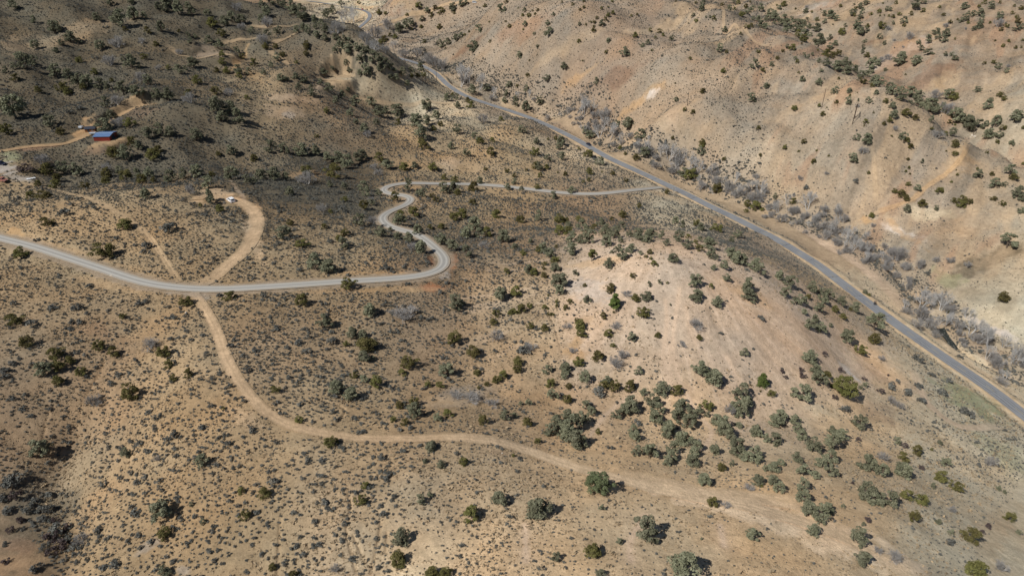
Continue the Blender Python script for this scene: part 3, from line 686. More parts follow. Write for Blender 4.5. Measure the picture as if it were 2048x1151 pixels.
# ------------------------------------------------------------------ plants, listed from the photograph: kind x,y,width[,height factor] in quarter pixels of a 512x288 tile
# g grey-green pinyon, o olive juniper, b leafless grey shrub, c bare cottonwood, s large sagebrush, p dark purplish shrub, r rounded pinyon, k slender pine, n bright conifer, w broad bright pine
PLANTS = {
(0, 0): "g100,40,80 g270,160,60 g430,220,110 g550,290,90 g490,340,50 g770,140,70 g960,150,130 g1060,110,110 g1150,120,60 o1000,230,50 o1180,245,60,1.2 g1285,215,80,1.2 o1245,350,50 g790,365,80 b930,340,120 g270,360,70 g445,400,50 b1130,330,60 o1150,450,60 g1040,500,110 g980,470,40 g1110,530,40 b1265,540,60 o1345,540,50 g1425,560,80 g1480,550,40 g1540,500,90 o1775,490,60 o1775,430,60 g1750,355,80 g1665,315,70 o1770,265,80 g1790,170,90 o1690,180,90 g1890,395,60 o1935,450,50 o2030,500,60,1.3 o1575,640,80 o1720,725,80 o1505,740,70 b1510,790,100 b1830,740,80 o1975,775,50 g1720,830,120 g1830,860,100 g1770,930,100 g1890,930,130 g200,500,110 g260,490,90 g110,530,60 g45,560,60 g160,450,80 o750,575,60 g440,570,110 g540,590,100 o115,620,70 g620,640,100 g700,650,100 g790,670,90 g860,690,80 g980,710,110 g1080,735,90 g1150,740,70 g1240,750,80 g1340,760,100 o500,690,100 o660,690,60 o300,715,60 o540,730,70 g100,860,180 g20,850,90 o890,640,40 g390,960,120 o480,1050,70 g830,820,80 b930,800,100 o40,1030,120 g890,920,80 g820,1000,120 o1030,980,100 b940,980,100 g1170,1060,100 g1270,1040,100 g1360,1050,90 g1570,1080,100 o1050,1125,90 b870,490,100 b1130,620,100 g1180,640,90 o630,480,60 g630,330,50 g1500,270,40 g1560,290,40 g1520,325,50 g2010,240,60 b1930,215,70 o1430,245,30 g1330,20,90 g1500,40,60 g1260,50,60 g1320,65,70 g1420,70,100 g1530,90,80 g880,10,70 g1050,10,60 g1660,100,60 g1850,140,80 g1920,150,80 b1900,60,80 o1730,560,50 o1810,560,70 g1900,560,80 g1980,570,60 o1910,605,60 s560,900,50 s640,860,60 b1430,420,60",
(512, 0): "g50,40,70 g80,95,90 g45,150,70 b95,185,90 g110,10,80 g180,10,70 g230,30,70 g270,50,90 g310,80,90 g350,60,60 g370,120,100,1.2 g400,130,60 g465,155,60,1.2 g520,180,60 g480,210,50 g550,230,80 g375,215,60 g410,240,70 g325,240,60 g550,300,60 g640,290,60 g480,280,60 g700,310,60 g740,330,60 g670,340,60 g690,360,50 g800,380,60 g850,390,70 g890,400,60 g730,400,90 g640,390,60 g940,460,90 g990,470,70 g1030,500,80 g1000,540,80 g880,560,90,1.2 g840,460,80 g720,500,50 g745,555,50 g830,580,50 g1090,550,70 g1170,570,70 g1210,660,50 g1120,620,60 g1080,610,50 g1240,560,60 g1310,540,80 o1245,605,40 o1290,600,50 o1340,600,50 o405,350,60 o400,375,50 o400,425,60 g175,240,70 g90,265,60 b50,320,90 o75,370,60 o155,370,50 o210,430,60 g170,460,60 o325,495,40 g540,570,60 g610,545,50 g120,520,50 g60,580,50 g200,615,70 g250,630,40 g315,610,60 g380,630,70 g515,655,60 g340,690,60 g440,695,40 g580,700,80 g450,740,70 g690,760,60,1.2 g795,810,90,1.15 g915,815,80,1.1 g640,800,70 g735,712,40 g980,890,120,.7 g1040,880,60 g1125,880,140,.8 g1360,840,100 o565,885,60 g755,895,70 o1135,975,60 g1440,920,80 g965,975,60 g805,970,50 g1280,960,110 g1360,960,90 g865,1025,80 g1320,1055,110 o1475,990,50 o1415,1025,60 g1610,1035,80 b890,1075,70 o485,1085,40 g1750,1095,70 o1790,1120,70 o1320,1125,70 o1890,1115,50 b1810,950,90 o1960,950,50 o1715,835,70 o1690,795,50 g1600,770,60 o1570,755,40 g1530,775,60 g1610,840,60 o985,100,50 o1035,105,40 o820,20,30 g675,20,40 g570,105,80 g610,80,60 o1300,40,60 g1370,80,50 o1430,60,50 o1480,85,70 g1570,60,80 g1645,30,50 g1680,20,40 o1830,45,35 g1960,70,80 o2000,10,40 o1580,100,35 o1400,120,50 g1240,180,60 g1330,150,50 o1205,115,30 o1320,210,35 o1245,230,25 o1465,215,50 g1780,225,80 o1865,175,20 o1995,170,25 o2025,210,40 o1110,290,50 o1070,280,40 o1030,310,60 o1000,330,60 o1345,330,40 o1705,250,25 g1640,280,50 o1670,275,30 g1600,305,60 g1530,335,60 g1475,355,70 o1515,385,20 g1735,375,90 o1870,330,30 g2025,675,60 g2005,745,60 g1840,700,60 g1730,715,80 g1985,800,50 g1140,220,80 g1200,200,80 c960,370,100 c1100,370,80 b1030,400,80 b1180,430,90 b1290,420,90 b1390,470,130 c1390,500,90 b1490,520,120 b1420,500,100 c1630,620,150 c1700,620,100 c1780,660,120 c1640,560,80 b1660,640,100 c1890,740,70 b1890,780,70 c740,120,110 c780,130,100 b640,230,120 b680,110,60 c700,170,60 b900,350,60 b870,300,100 b950,260,120 b1050,200,100",
(1024, 0): "o50,65,20 g100,80,40 o205,80,30 o165,85,20 o85,120,30 o135,120,45 o185,110,25 g330,115,35 o400,15,25 o485,35,30 o575,55,30 o545,75,30 o575,8,25 o800,8,30 o770,55,20 o715,65,30 o680,140,30 g105,190,50 g285,185,45 o90,235,20 g300,250,80 g265,270,40 g180,270,30 g540,190,35 o590,195,25 o630,175,20 o655,175,35 o655,210,25 o650,240,40 g715,190,55 o750,155,40 o770,120,40 o808,100,40 o955,125,25 o1000,115,25 o535,325,40 g770,320,45 g205,370,35 g60,445,60 o140,483,20 o200,440,14 o565,485,20 o985,280,50 o1105,240,35 o1180,248,45 o1208,278,30 o1150,300,30 g1280,305,50 g1085,340,50 g1040,360,40 o1118,400,25 g900,420,80 o755,415,40 g415,530,60 g280,625,60 o125,598,45 g115,710,50 o40,685,30 c50,760,50 c140,750,50 g30,790,50 g25,825,60 g110,855,80 g220,810,55,1.2 g670,650,60 b175,795,40 c580,850,150 c640,840,100 c560,880,80 b450,890,70 b660,920,80 b740,920,120 c740,970,100 c700,1050,100 c780,1060,130 b690,1020,60 g840,985,60 g925,985,95 g1030,1070,95 g580,1045,60 g620,1075,70 o1285,1100,35 g1310,795,50 o1380,875,40 o1445,895,45 o1525,725,50 o1305,665,15 g1660,385,70 o1715,415,35 g1700,240,50 o1830,268,30 o1970,410,45 g1935,515,70 o2005,555,45 o1690,562,50 o1425,465,30 g2030,680,50 g1915,780,80 o1970,1020,45 o1525,1135,60 o1470,165,40 g1450,120,40 o1615,145,45 g1550,135,20 g1580,135,25 o1410,185,15 o1470,20,30 o1310,8,20 g1530,20,50 g1515,60,60 g1770,10,40 o1810,20,40 o1680,35,40 g1740,65,50 o1780,70,30 o1870,50,40 g1920,70,50 o1840,110,60 g1990,65,60 g1890,90,50 g1930,145,40 g1970,150,50 g2000,195,60 g2030,210,50 o1880,210,50 o1915,205,40 o1905,15,20 g2030,155,40 g390,1130,80 g75,1035,70 o350,1100,40 g200,1130,60 o290,1110,25",
(1536, 0): "g10,120,80 g50,130,90 g130,160,90 g70,170,60 g190,150,40 g230,210,100 g150,220,90 g270,210,90 g290,290,90 o240,270,60 o290,310,70 g330,210,40 g390,220,70 g340,275,30 g410,330,110 g490,300,50 g430,310,50 g540,345,50 o195,380,60 g155,370,40 o120,405,35 o270,350,20 g500,370,60 o470,420,70 o510,440,70 o560,425,60 g620,480,50 g650,520,60 g610,510,50 g700,550,60 g560,530,90 g470,500,70 g410,485,40 g290,435,40 g325,455,40 g355,430,30 o400,400,20 g640,560,80 g740,600,70 g790,590,60 g820,515,80 g850,480,50 g820,560,60 g880,500,60 g860,640,90 g890,660,80 o755,645,70,.7 o835,680,45 g970,690,70 g1000,720,90 g1060,720,70 g1140,730,100 g1070,770,80 g1215,750,60 g1160,800,70 g1200,800,80 g1270,830,90 g1310,840,120 g1320,870,80 g1225,850,40 g1400,860,80 b1430,870,110 g1500,900,100 g1520,930,120 g1590,960,80 g1620,990,110 g1690,1000,80 g1610,960,90 g1745,990,50 g1825,975,90 o1880,1020,60 g1770,1065,90 g1855,1080,60 o1835,1130,40 g1950,1140,50 b1340,760,90 g90,60,40 o130,30,50 o70,40,20 g300,85,50 o220,70,20 o350,95,25 o420,75,15 o580,45,35 b310,60,40 g450,110,50 g510,115,80 g550,145,50 g455,170,45 o395,155,40 g305,160,40 g255,170,40 g690,35,20 g740,50,50 g790,20,50 g675,100,60 g755,90,50 o700,65,30 o690,120,30 g740,135,50 g715,190,60 g700,215,60 g740,250,70 g785,240,50 o795,205,40 g620,205,30 o590,255,60 g520,195,15 o920,25,20 o1025,20,40 g1180,40,80 g1240,8,60 o890,90,45 g950,75,40 g980,75,35 o825,110,35 o1000,130,35 o965,125,25 o1050,110,40 o1145,110,40 o930,120,15 o895,125,20 g1090,160,60 o1090,200,35 o1240,85,40 o1370,55,30 g1575,50,60 o1690,50,35 g1785,45,60 o1730,20,40 o1855,20,30 o1405,115,40 g1605,100,30 g1640,115,50 g1700,105,70 g1710,145,40 g1580,145,60 g1550,160,50 o1455,175,40 o1515,155,20 o1600,180,30 g1850,130,60 g1855,150,30 o1955,105,35 o1990,135,35 o2000,170,50 o2025,65,40 o1970,45,25 o1775,180,25 b1850,190,80 g1690,200,70 g1650,230,40 b1580,230,30 b1420,205,50 g1985,220,60 g2035,215,50 o1865,235,35 o1910,205,40 o1900,185,20 b965,230,50 o915,210,60 o900,185,40 g1000,185,30 g890,295,50 g930,345,40 b1010,320,30 g775,330,35 g760,380,40 g755,410,40 o790,440,50 b1135,290,70 g1345,250,60 g1425,265,70 g1400,310,70 g1360,290,50 g1280,310,70 g1205,340,40 b1080,375,25 g1220,385,50 g1060,480,100,1.1 g1070,450,80 g1180,485,90 g1290,420,80,.7 g1420,430,40 g1470,435,35 g1500,460,50 o1100,595,20 o1495,310,20 o1815,325,20 o1925,325,30 o1880,365,35 o1980,378,30 o2025,375,25 o2035,320,25 o1730,505,35 o1805,495,40 g1845,525,60 b1920,530,35 g1910,565,45 g1460,750,90 o1485,775,80 g1675,715,55 o1855,755,55 o1890,785,50 g1760,835,80 g1785,800,40 g1985,930,100 g940,555,35 b960,460,60 b910,480,50 o2040,1020,30 o75,463,35 g30,515,45 g220,465,35 o235,490,40 g425,563,35 o245,577,25 g280,630,50 g410,650,60 o565,625,30 g535,725,60 g650,720,50 g865,740,45 g805,800,60 o940,808,45,1.1 g640,810,60 o655,760,20,1.4 g720,798,25 b718,850,35 o548,812,40 o212,858,60 o410,842,35 o440,910,45 o470,858,15 g1000,840,60 g1005,905,75 o1110,900,90,.75 o1180,937,55 g1310,955,55 o975,958,50 o930,985,35 o785,970,50 o768,1003,20 o845,900,20 b1020,1025,50 g715,1095,60 g800,1110,90 g1080,1090,75 o1115,1120,50 b1360,1075,90 o1425,1065,40 g1475,1055,60,1.3 o1500,1140,60 o285,1130,50 o1455,975,40 o1495,995,20 o1310,1025,40 o990,1085,20 o5,680,25 o715,740,12 o555,840,12",
(0, 288): "o155,870,110 o220,870,40 o370,620,100 o240,405,90,.75 o350,405,120,.75 o450,270,80 o440,320,80 o675,330,75 g1150,390,95 o300,315,60 o990,635,120 o820,845,170 g1660,300,120 g1665,410,90,1.3 g1680,440,80 o1755,510,75 b1790,470,26 o900,60,110 g1000,70,110,1.2 o1210,80,110 o1260,40,80 g500,190,110 g600,210,110 o370,205,110 b330,130,110 p200,190,120,.7 b850,190,90 o850,230,90 g950,210,80 o1000,245,110 g1090,230,80 g1190,230,90 g1350,250,100 g1340,280,60 g1470,240,90 g1570,210,110 g1840,230,120 o1130,280,90 o840,290,70 g1970,280,80 g2030,290,60 o2025,110,70 g1850,50,90 o1745,75,50 o1225,285,50 b1520,370,100 s540,435,55 s640,435,50 s720,475,50 s755,510,55 s520,550,90 s570,487,50 s290,760,50 s360,755,40 o1600,485,40 s1630,560,60 s1170,810,80 s1350,660,130 o1690,240,60 g1100,10,80",
(512, 288): "g110,20,100 g220,35,90 g350,45,110 g470,50,90 g570,100,80 g650,100,100 g730,120,110 g800,110,80 g840,80,100 g720,160,80 o985,105,90 g1040,165,100,.8 o1180,180,80 g1265,170,65 o1415,180,80 g40,240,100 g140,235,120 g240,260,70 o400,200,110 o620,215,130 b400,275,140 g590,320,60 g705,335,60 g860,330,90 b940,180,70 b980,230,70 g1220,320,80,1.5 g880,385,70 g980,385,60 o1110,415,65,1.5 g1330,385,80 g1300,390,50 o1410,410,50 o1440,440,60 g1500,350,90 g1580,350,90 o1610,385,60 o1740,340,90 g1790,290,60 o1505,265,60 o1590,280,70 g2010,340,60 o2010,210,50 o1835,195,40 g1680,65,70 o1880,60,80 o1345,5,90 g1560,15,60 o1730,460,60 o1920,555,80 o1640,555,100 o1580,580,80 o1260,540,100 o1155,570,90 g1140,600,110 g1000,700,90 g1075,680,40 g1130,725,70 g1290,680,90 g1220,740,90 b1250,820,100 g1310,810,110,1.1 g1480,760,100 g1560,800,100 g1680,860,100 b1820,810,80 g1750,640,130 g1670,700,100 g1780,710,80 o1850,700,90 g1980,740,110 o1480,655,60 o1390,660,50 g260,370,80 o710,435,60 o860,480,90,1.2 g920,460,60 b920,450,60 o595,535,45 b520,510,90 g830,600,110 b930,610,80 o275,625,60 o545,655,60 g210,710,130,.8 o365,790,110,.8 o705,705,80 o660,748,60 g690,790,100 g470,945,150 g570,980,120 o735,1110,130 s1035,980,80 s1090,1015,50 s1190,975,50 s1280,1005,50 s700,940,40 o2005,1010,60 s170,500,50 s690,515,90 s460,440,50",
(1024, 288): "o185,60,80 g290,115,65 g395,95,70 g375,15,60 o535,35,30 o610,75,90,.75 g705,130,80 o190,170,70 g215,180,70 o275,180,50 o115,205,30 o225,245,50 o425,235,45 o365,225,20 o620,215,65 o720,220,20 o805,230,45 o615,280,45 o570,300,30 o910,288,45 g20,295,60 o20,250,40 o205,338,55 g75,355,50 g475,365,65 g330,405,65 o1240,380,50 c1300,370,50 o1020,490,50 o880,560,70 o800,595,40 g215,575,70,1.4 o65,595,75 o375,595,90 o430,605,60 o535,590,65 g710,630,75 o655,660,60 g550,640,80 g590,680,80 g450,660,80 o390,685,100 o455,680,70 g870,650,75 g750,690,100 g820,710,100 g480,740,110 g620,740,120 g550,760,80 g940,720,60 g1010,720,110 g1080,740,90 g1110,710,90 g1200,730,70 g1310,610,70 g1360,640,60 o1480,630,75 g1515,660,70 o1640,670,95,.8 g1810,720,70 g1760,760,60 g1340,730,110 o1410,735,50 g1500,755,50 o1470,780,50 g1410,800,90 g760,775,110 g870,770,50 g1240,785,60 g1080,760,60 o1500,825,70 g1580,790,110 g1590,860,90 g1630,905,50 g470,840,110 g240,825,90 o215,840,70 g300,870,80 g145,770,45 o355,815,40 g20,820,60 o90,865,60 g850,830,70 g955,830,80 g890,880,100 g1025,868,40 g800,860,35 o1100,860,50 o1070,895,35 o1110,910,35 o1140,950,60 g1295,905,90 k640,890,60,1.9 g775,955,85 g505,1025,60 o345,920,80,.7 o265,950,60,.7 g345,985,85,.8 o255,990,35 g140,1000,90 o180,1020,70 o255,1043,60 g385,1095,140 o580,1125,40 o790,1140,70 o965,1048,55 g1180,1100,45 g1095,1118,45 o1243,1106,25 g1465,1090,110,1.1 o1595,1130,45 g1720,1070,65 g1695,965,75 g1615,985,50 s1880,1000,40 g1740,870,90 g1810,910,110 g1850,920,90 g1760,860,80 g1950,960,110 g1990,1010,90 g1895,1130,120 g1060,60,90 o990,105,60 b1150,170,80 o865,30,40 o905,75,30 g1510,60,75 o1520,10,50 o1695,118,40 o1985,85,35 g1370,225,80 o1430,245,110 o1640,350,90 o1880,475,60 o1960,490,100 o1875,528,45 c1260,70,120 c1350,110,120 c1430,130,110 c1200,50,90 b1340,140,90 c1500,180,100 b1290,210,80 c1600,200,90 b1640,300,100 b1750,340,100 c1780,270,80 c1900,330,100 c1980,350,110 b1950,410,100 b1000,20,60 c1100,20,80 b1980,440,70 b1800,400,90",
(1536, 288): "o135,25,45 o245,55,25 o390,50,22 o485,92,22 b760,55,75 g680,110,80 o365,135,50 o805,228,30 o1140,15,50 o1500,10,60,.7 o1497,72,60,.7 o1750,65,30 o1120,118,30 g1232,135,35 o1128,185,32 o1102,215,25 o1135,235,20 o2040,155,30 g1685,240,80 o1790,237,40 o1675,195,25 g1945,215,90 o1965,262,80,.7 g1820,315,85 g1890,320,50 o1122,318,45 g1195,350,55 o1012,375,45 o1070,395,75 o1110,425,60 o1372,367,75,.75 o1235,470,75 g1115,515,65 g1345,508,45 o1490,450,55 o1560,445,75 o1550,480,70 o1615,458,55 o1807,433,55,.7 o1877,475,50 g2010,380,90 g2030,430,60 g1960,415,40 g2025,530,55 g1930,780,140,.85 o830,567,50 o785,572,15 b260,275,50 b470,235,40 s310,345,50 s700,290,50 o1515,243,25 o1467,300,25 o1425,55,15 o1505,208,15 g55,415,40,1.3 o200,455,50,1.3 c330,470,130 c350,430,90 c90,510,100 c545,520,80 b450,520,70 b560,545,70 c560,660,130 b600,700,60 b465,660,90 c660,700,90 c690,800,110 c640,740,100 b810,830,80 c780,820,80 b1030,880,150 b950,920,80 c930,890,70 b1110,980,90 b1220,960,100 c1090,970,50 s650,605,30 b840,650,40 b1350,925,60 b1460,925,70 b1600,965,60 s940,110,25 g90,1040,80 g180,1090,120 g350,1135,80",
(0, 576): "o110,250,130 o205,430,110 o440,515,125 g340,640,130 o460,610,120 o555,570,80 o640,660,105 o460,735,90 o785,455,110 o905,510,100 b1190,450,130 o1300,505,130 o1345,605,80 o1385,715,75 o1500,680,85 o1040,830,160 o1480,105,130,.7 o1830,55,110,.8 b745,905,120 o980,220,60 s610,155,90 s690,200,50 s250,280,110 s415,150,70 s950,690,60 s1160,105,60 s1380,230,70 s640,270,70 o1785,955,40 s1260,1030,70 s40,655,80 s95,595,60",
(512, 576): "o370,95,115 g545,260,125 g900,165,120 b1200,205,230,.5 g1590,110,130 g1640,120,70 o1920,200,70 o1895,265,65 g1950,45,110 o2035,190,50 g770,350,100 g850,360,80 o870,440,180,.7 o720,440,60 g860,545,100 g930,555,50 o1580,395,130 o1740,505,110 b1930,380,110 o1220,590,150,.8 g1530,650,130 o790,690,75 g860,720,70 o960,745,120 g640,795,120 g755,840,115 o150,810,75 o345,1045,85,.8 o1260,900,100 g1265,970,130,1.1 o1150,930,75 o1535,995,85 g1455,1030,80 o1095,1045,60 o1190,1065,70 o1815,1050,95 g1990,1015,90 o1370,765,70,.7 o1470,770,70 o1770,675,70,.7 o1970,690,90 o1920,730,70 o1845,763,45 o1780,793,35 b1720,880,160,.5 b1600,850,120,.5 b1880,920,120,.5 s340,430,70 s545,118,55 s755,105,40 s1075,345,35 s1225,500,50 s155,910,60 s60,60,60 s400,500,70 s600,420,100 o1170,670,80,.6",
(1024, 576): "o30,25,100 g385,15,90 o290,55,25 o360,105,40 o358,137,40 o465,103,50 o430,150,55 o265,148,55 o140,135,60 o75,160,90 o20,180,60 o300,200,45 o330,208,25 o150,295,70 o260,315,70 b150,470,120,.6 o550,290,100 o520,255,50 o555,360,85 o730,218,65 g600,90,70 n825,105,90,1.5 o815,190,25 o790,10,70 b915,45,90,.5 o988,75,75 g1075,60,90 o1058,190,115 s962,228,30 o770,355,80 g962,390,85 o1168,372,55 o807,453,50 o688,535,105,1.1 b840,300,100,.6 b830,590,120 b890,530,100 b490,500,80,.6 b440,300,80,.6 o535,590,90 g1013,655,75 g1478,55,115 g1645,105,95 g1265,130,20 s1277,235,30 b1470,290,115 o1497,388,55 s1670,358,45 b1355,445,80,.5 s1990,240,65 g1860,505,75 s1845,570,25 g1505,640,130 g1615,700,150 s1750,708,35 n2005,740,85,1.1 o1985,820,20 s2010,925,35 g1835,820,140 g1870,900,120 g1800,950,120 b1750,970,100 g1840,970,130 g1895,45,110 g1930,95,55 o1565,930,100 g1205,795,130 o1320,810,105 o945,775,110 o820,775,110 o730,770,85 g760,730,70 g1055,830,65 g590,700,110 g430,630,90 g425,680,90 g275,645,80 o50,580,90 o45,640,90 o310,755,85 o455,780,60 g320,845,105 o440,880,85 g595,930,100 g640,980,80 g440,1000,90 g350,1040,90 g480,1070,160 g560,1040,120 g310,1120,100 g440,1110,140 o120,1060,85,1.2 g15,1010,50 g130,910,60 g70,920,40 g950,930,150 g900,970,90 g840,1000,90 g1130,900,120 g1160,960,110 g1160,1020,120 g1360,940,130 g1330,1010,130 g1420,1060,130 g1250,1100,130 g1440,1000,100 g1640,1060,110 g1690,1080,130 g1700,1130,130 g1560,1005,50 g1940,1130,100 g970,1120,90 s1010,1065,70 o685,1140,45 g1820,1090,80,.5 s690,820,110 g1500,970,60 g370,1090,100 s90,490,100",
(1536, 576): "g140,30,90 g270,90,100 g200,100,45 o320,65,50 g440,70,80 g460,100,70 g490,35,90 g590,100,85 g290,185,50 g415,150,95 o540,165,65 g700,150,90 o660,165,40 o600,220,65 g500,290,40 g385,240,65 g335,290,90 g430,315,95 g865,280,140 g890,235,90 o860,400,100 g640,375,120 o750,490,100 p455,520,50 g340,540,120 g370,580,60 g385,640,90 g410,710,140 o470,690,80 p265,645,45 p275,690,60 p115,660,40 p140,708,40 g285,820,165 p580,650,50 b910,560,55 p770,720,45 g745,790,40 g780,770,45 w610,790,170 p535,865,55 p905,820,60 p960,692,25 s1040,740,50 b990,890,75 b1050,935,75 g745,1065,130 o30,840,70 g5,755,30 g95,1020,130 g70,1060,110 g215,1050,90 g510,1130,70 g240,1120,100 s1390,830,80 s1200,560,90 o1890,70,95 c1240,90,160 c1400,110,160 b1240,220,160 b1300,290,120 b1200,290,100 o1450,180,50 c1440,260,100 c1600,200,90 c1640,300,160 c1700,370,160 b1700,410,110 c1800,420,160 c1900,420,120 c1990,550,130 b2020,600,80 c2000,490,100 b1850,580,120 b1340,370,80 g775,25,40 o810,50,35 s1540,545,50 o1895,655,35 s620,960,90 g370,10,60 g440,30,80 s1210,780,70 s1310,690,60 s1450,740,60 s1600,990,110 s1230,900,70 s1000,780,90 s1110,830,80",
(0, 863): "g310,140,170 g1000,170,90 g1615,225,110 o1925,465,70 g1285,620,200 o1310,805,130 o1960,660,100 g1310,1110,110 s100,370,144 s60,420,129 g1525,575,45 g1620,710,55 b1260,205,70 s450,780,129 p400,830,115 p520,760,86 p480,900,115 s340,930,72 s300,1080,86 s190,770,50 p40,1030,72 s1110,100,80 s840,420,60 b640,860,110 s590,920,90 s910,1060,90 s1090,400,60 s960,370,60 s490,490,43 s820,1080,70 s1080,640,80 s500,1030,57 p400,960,86 s260,1110,72 p120,500,108 s60,620,86 s250,560,79 s380,620,86 p160,700,72 s330,690,79 p80,780,79 s30,900,57 s30,520,86 s210,640,72 s300,620,72 p440,700,72",
(512, 863): "o590,80,110 o640,70,60 g1390,110,105,.8 o1660,235,80 g1480,255,75 g1350,230,45 o60,485,110 o875,425,70 o840,540,110 g1315,540,85 g1390,500,50 o1720,645,160 g1940,530,130 g1165,840,150 o1140,1010,140 o1410,1125,120 o1510,1120,110 o130,1080,70 o295,1140,90 s570,610,55 s330,905,50 s680,870,60 b635,1090,90 s540,565,70 s305,640,50 s1040,360,60 s470,720,70 s960,720,40 s720,320,50",
(1024, 863): "r695,415,190,1.05 g205,600,190 g1070,780,215 o640,945,140 g860,875,65 g720,610,55 g355,1000,85 g1390,1070,240 g1925,820,105 o1608,560,95 g1540,385,110 o1675,280,80 g1760,250,50 g1000,150,90 g1110,160,130 g1100,140,90 g1280,130,100,1.2 g1270,190,110 g1250,230,90 g1370,50,140 g1480,110,100 g1460,160,100 g1450,230,110 g1620,140,90 g1790,110,140 g1820,160,110 g1890,200,110 g1950,160,110 g1970,220,80 g1970,380,100 g2030,290,60 o1995,430,30 g500,60,170 g560,70,110 g430,20,120 g290,5,70 o205,70,60 g985,30,90 g1240,10,100 s785,118,60 o690,5,40 g1740,20,90 g1970,10,80 g2030,50,80 o10,188,30 s65,218,30 g710,1130,80 g1515,852,25 b1715,585,80,.6 b1890,440,90,.6 s480,600,25",
(1536, 863): "g40,280,110 g100,240,70 g30,380,90 g90,440,100 g230,200,90 g260,230,60 g365,110,130 g270,20,100 g530,70,160 g590,20,110 g500,190,130 g440,240,110 g510,310,110 g290,310,110 g370,340,80 g280,420,120 g290,510,130 g60,50,120 g330,620,130 g420,640,140 g490,610,100 g370,780,110 g410,700,90 g785,240,140 g830,270,110 g920,310,110 o1085,200,90 g1085,300,140 o1195,145,95 g1035,70,65 p1090,105,65 p725,60,50 b930,195,100 g1430,240,85 o1390,355,115 o1520,430,115 g800,470,170 g850,520,130 g980,520,150 g900,560,70 o1110,500,105 o1230,540,110 o1170,675,105 g730,840,150 g755,1010,135 o1940,675,100 o1630,825,140 o1680,1095,165 g1375,85,40 o1310,138,30 g1845,447,45 g1895,478,35 g1365,715,50 g1465,800,50 p1765,750,55 p1715,795,45 g1320,430,50 p800,700,55 g765,735,40 g600,590,35 g2010,800,50 p675,405,35 b1780,240,110 b880,950,70 b1010,1000,120 p1230,285,50 b1870,1080,110 s1450,880,70 b1480,620,70",
}

# ------------------------------------------------------------------ plant materials
def foliage_material(name, dark, light, warm, transl=.12, hue=.5):
    m, nt, b = mat(name)
    b.inputs["Roughness"].default_value = .75
    b.inputs["Specular IOR Level"].default_value = .12
    tint = N(nt, "ShaderNodeAttribute", attribute_name="tint")
    co = N(nt, "ShaderNodeTexCoord").outputs["Object"]
    oi = N(nt, "ShaderNodeObjectInfo")
    col = mixc(nt, tint.outputs["Fac"], dark, light)
    col = mixc(nt, maprange(nt, noise(nt, co, 4.0, 3, .6), .4, .7, 0, .55), col, warm)
    hv = N(nt, "ShaderNodeHueSaturation")
    nt.links.new(maprange(nt, oi.outputs["Random"], 0, 1, .5 - .018 * hue, .5 + .018 * hue), hv.inputs["Hue"])
    nt.links.new(maprange(nt, oi.outputs["Random"], 0, 1, .82, 1.18), hv.inputs["Value"])
    nt.links.new(col, hv.inputs["Color"])
    nt.links.new(hv.outputs[0], b.inputs["Base Color"])
    tr = N(nt, "ShaderNodeBsdfTranslucent"); nt.links.new(hv.outputs[0], tr.inputs["Color"])
    mx = N(nt, "ShaderNodeMixShader"); mx.inputs[0].default_value = transl
    nt.links.new(b.outputs[0], mx.inputs[1]); nt.links.new(tr.outputs[0], mx.inputs[2])
    nt.links.new(mx.outputs[0], nt.nodes["Material Output"].inputs[0])
    return m
def plain(name, col, rough=.85, spec=.2, metal=0.0, var=.12, scale=3.0):
    m, nt, b = mat(name)
    b.inputs["Roughness"].default_value = rough; b.inputs["Specular IOR Level"].default_value = spec; b.inputs["Metallic"].default_value = metal
    co = N(nt, "ShaderNodeTexCoord").outputs["Object"]
    rgb = N(nt, "ShaderNodeRGB"); rgb.outputs[0].default_value = (*col, 1)
    nt.links.new(mul(nt, rgb.outputs[0], maprange(nt, noise(nt, co, scale, 4, .6), .3, .7, 1 - var, 1 + var)), b.inputs["Base Color"])
    return m
M_PINYON = foliage_material("pinyon_needles", (.108, .116, .072), (.285, .284, .188), (.190, .180, .112))
M_JUNIPER = foliage_material("juniper_scales", (.082, .080, .028), (.190, .176, .066), (.150, .120, .045), hue=1.0)
M_CONIFER = foliage_material("conifer_needles", (.060, .090, .022), (.150, .185, .055), (.120, .130, .045))
M_YPINE = foliage_material("bright_pine_needles", (.085, .090, .026), (.195, .190, .070), (.150, .130, .050))
M_ROUND = foliage_material("dense_pinyon_needles", (.070, .090, .040), (.185, .210, .112), (.120, .130, .070))
M_SAGE = foliage_material("sage_leaves", (.085, .088, .080), (.210, .212, .192), (.165, .155, .128), .08)
M_PURPLE = foliage_material("dark_bush_twigs", (.070, .052, .048), (.125, .100, .098), (.100, .065, .055), .05)
M_BARK = plain("grey_brown_bark", (.115, .088, .066))
M_TWIG = plain("grey_twigs", (.33, .315, .30), var=.25, scale=1.5)
M_COTTON = plain("pale_cottonwood_bark", (.50, .49, .475), var=.25, scale=1.5)

# ------------------------------------------------------------------ plant shapes (unit plants: one metre wide, standing at the origin)
def leaf_quads(C, Nrm, size, g, jit=.6, asp=1.0):
    """little leaf clumps: one bent rhombus per centre, turned roughly along Nrm"""
    n = len(C)
    nr = Nrm + jit * g.normal(size=(n, 3)); nr /= np.linalg.norm(nr, axis=1)[:, None] + 1e-9
    t = np.cross(nr, g.normal(size=(n, 3))); t /= np.linalg.norm(t, axis=1)[:, None] + 1e-9
    b_ = np.cross(nr, t)
    s = (size * g.uniform(.6, 1.35, n))[:, None]
    V = np.stack([C - t * s * asp, C - b_ * s * .62 + nr * s * .25, C + t * s * asp, C + b_ * s * .62 + nr * s * .25], 1).reshape(-1, 3)
    F = np.arange(4 * n).reshape(n, 4)
    return V, F

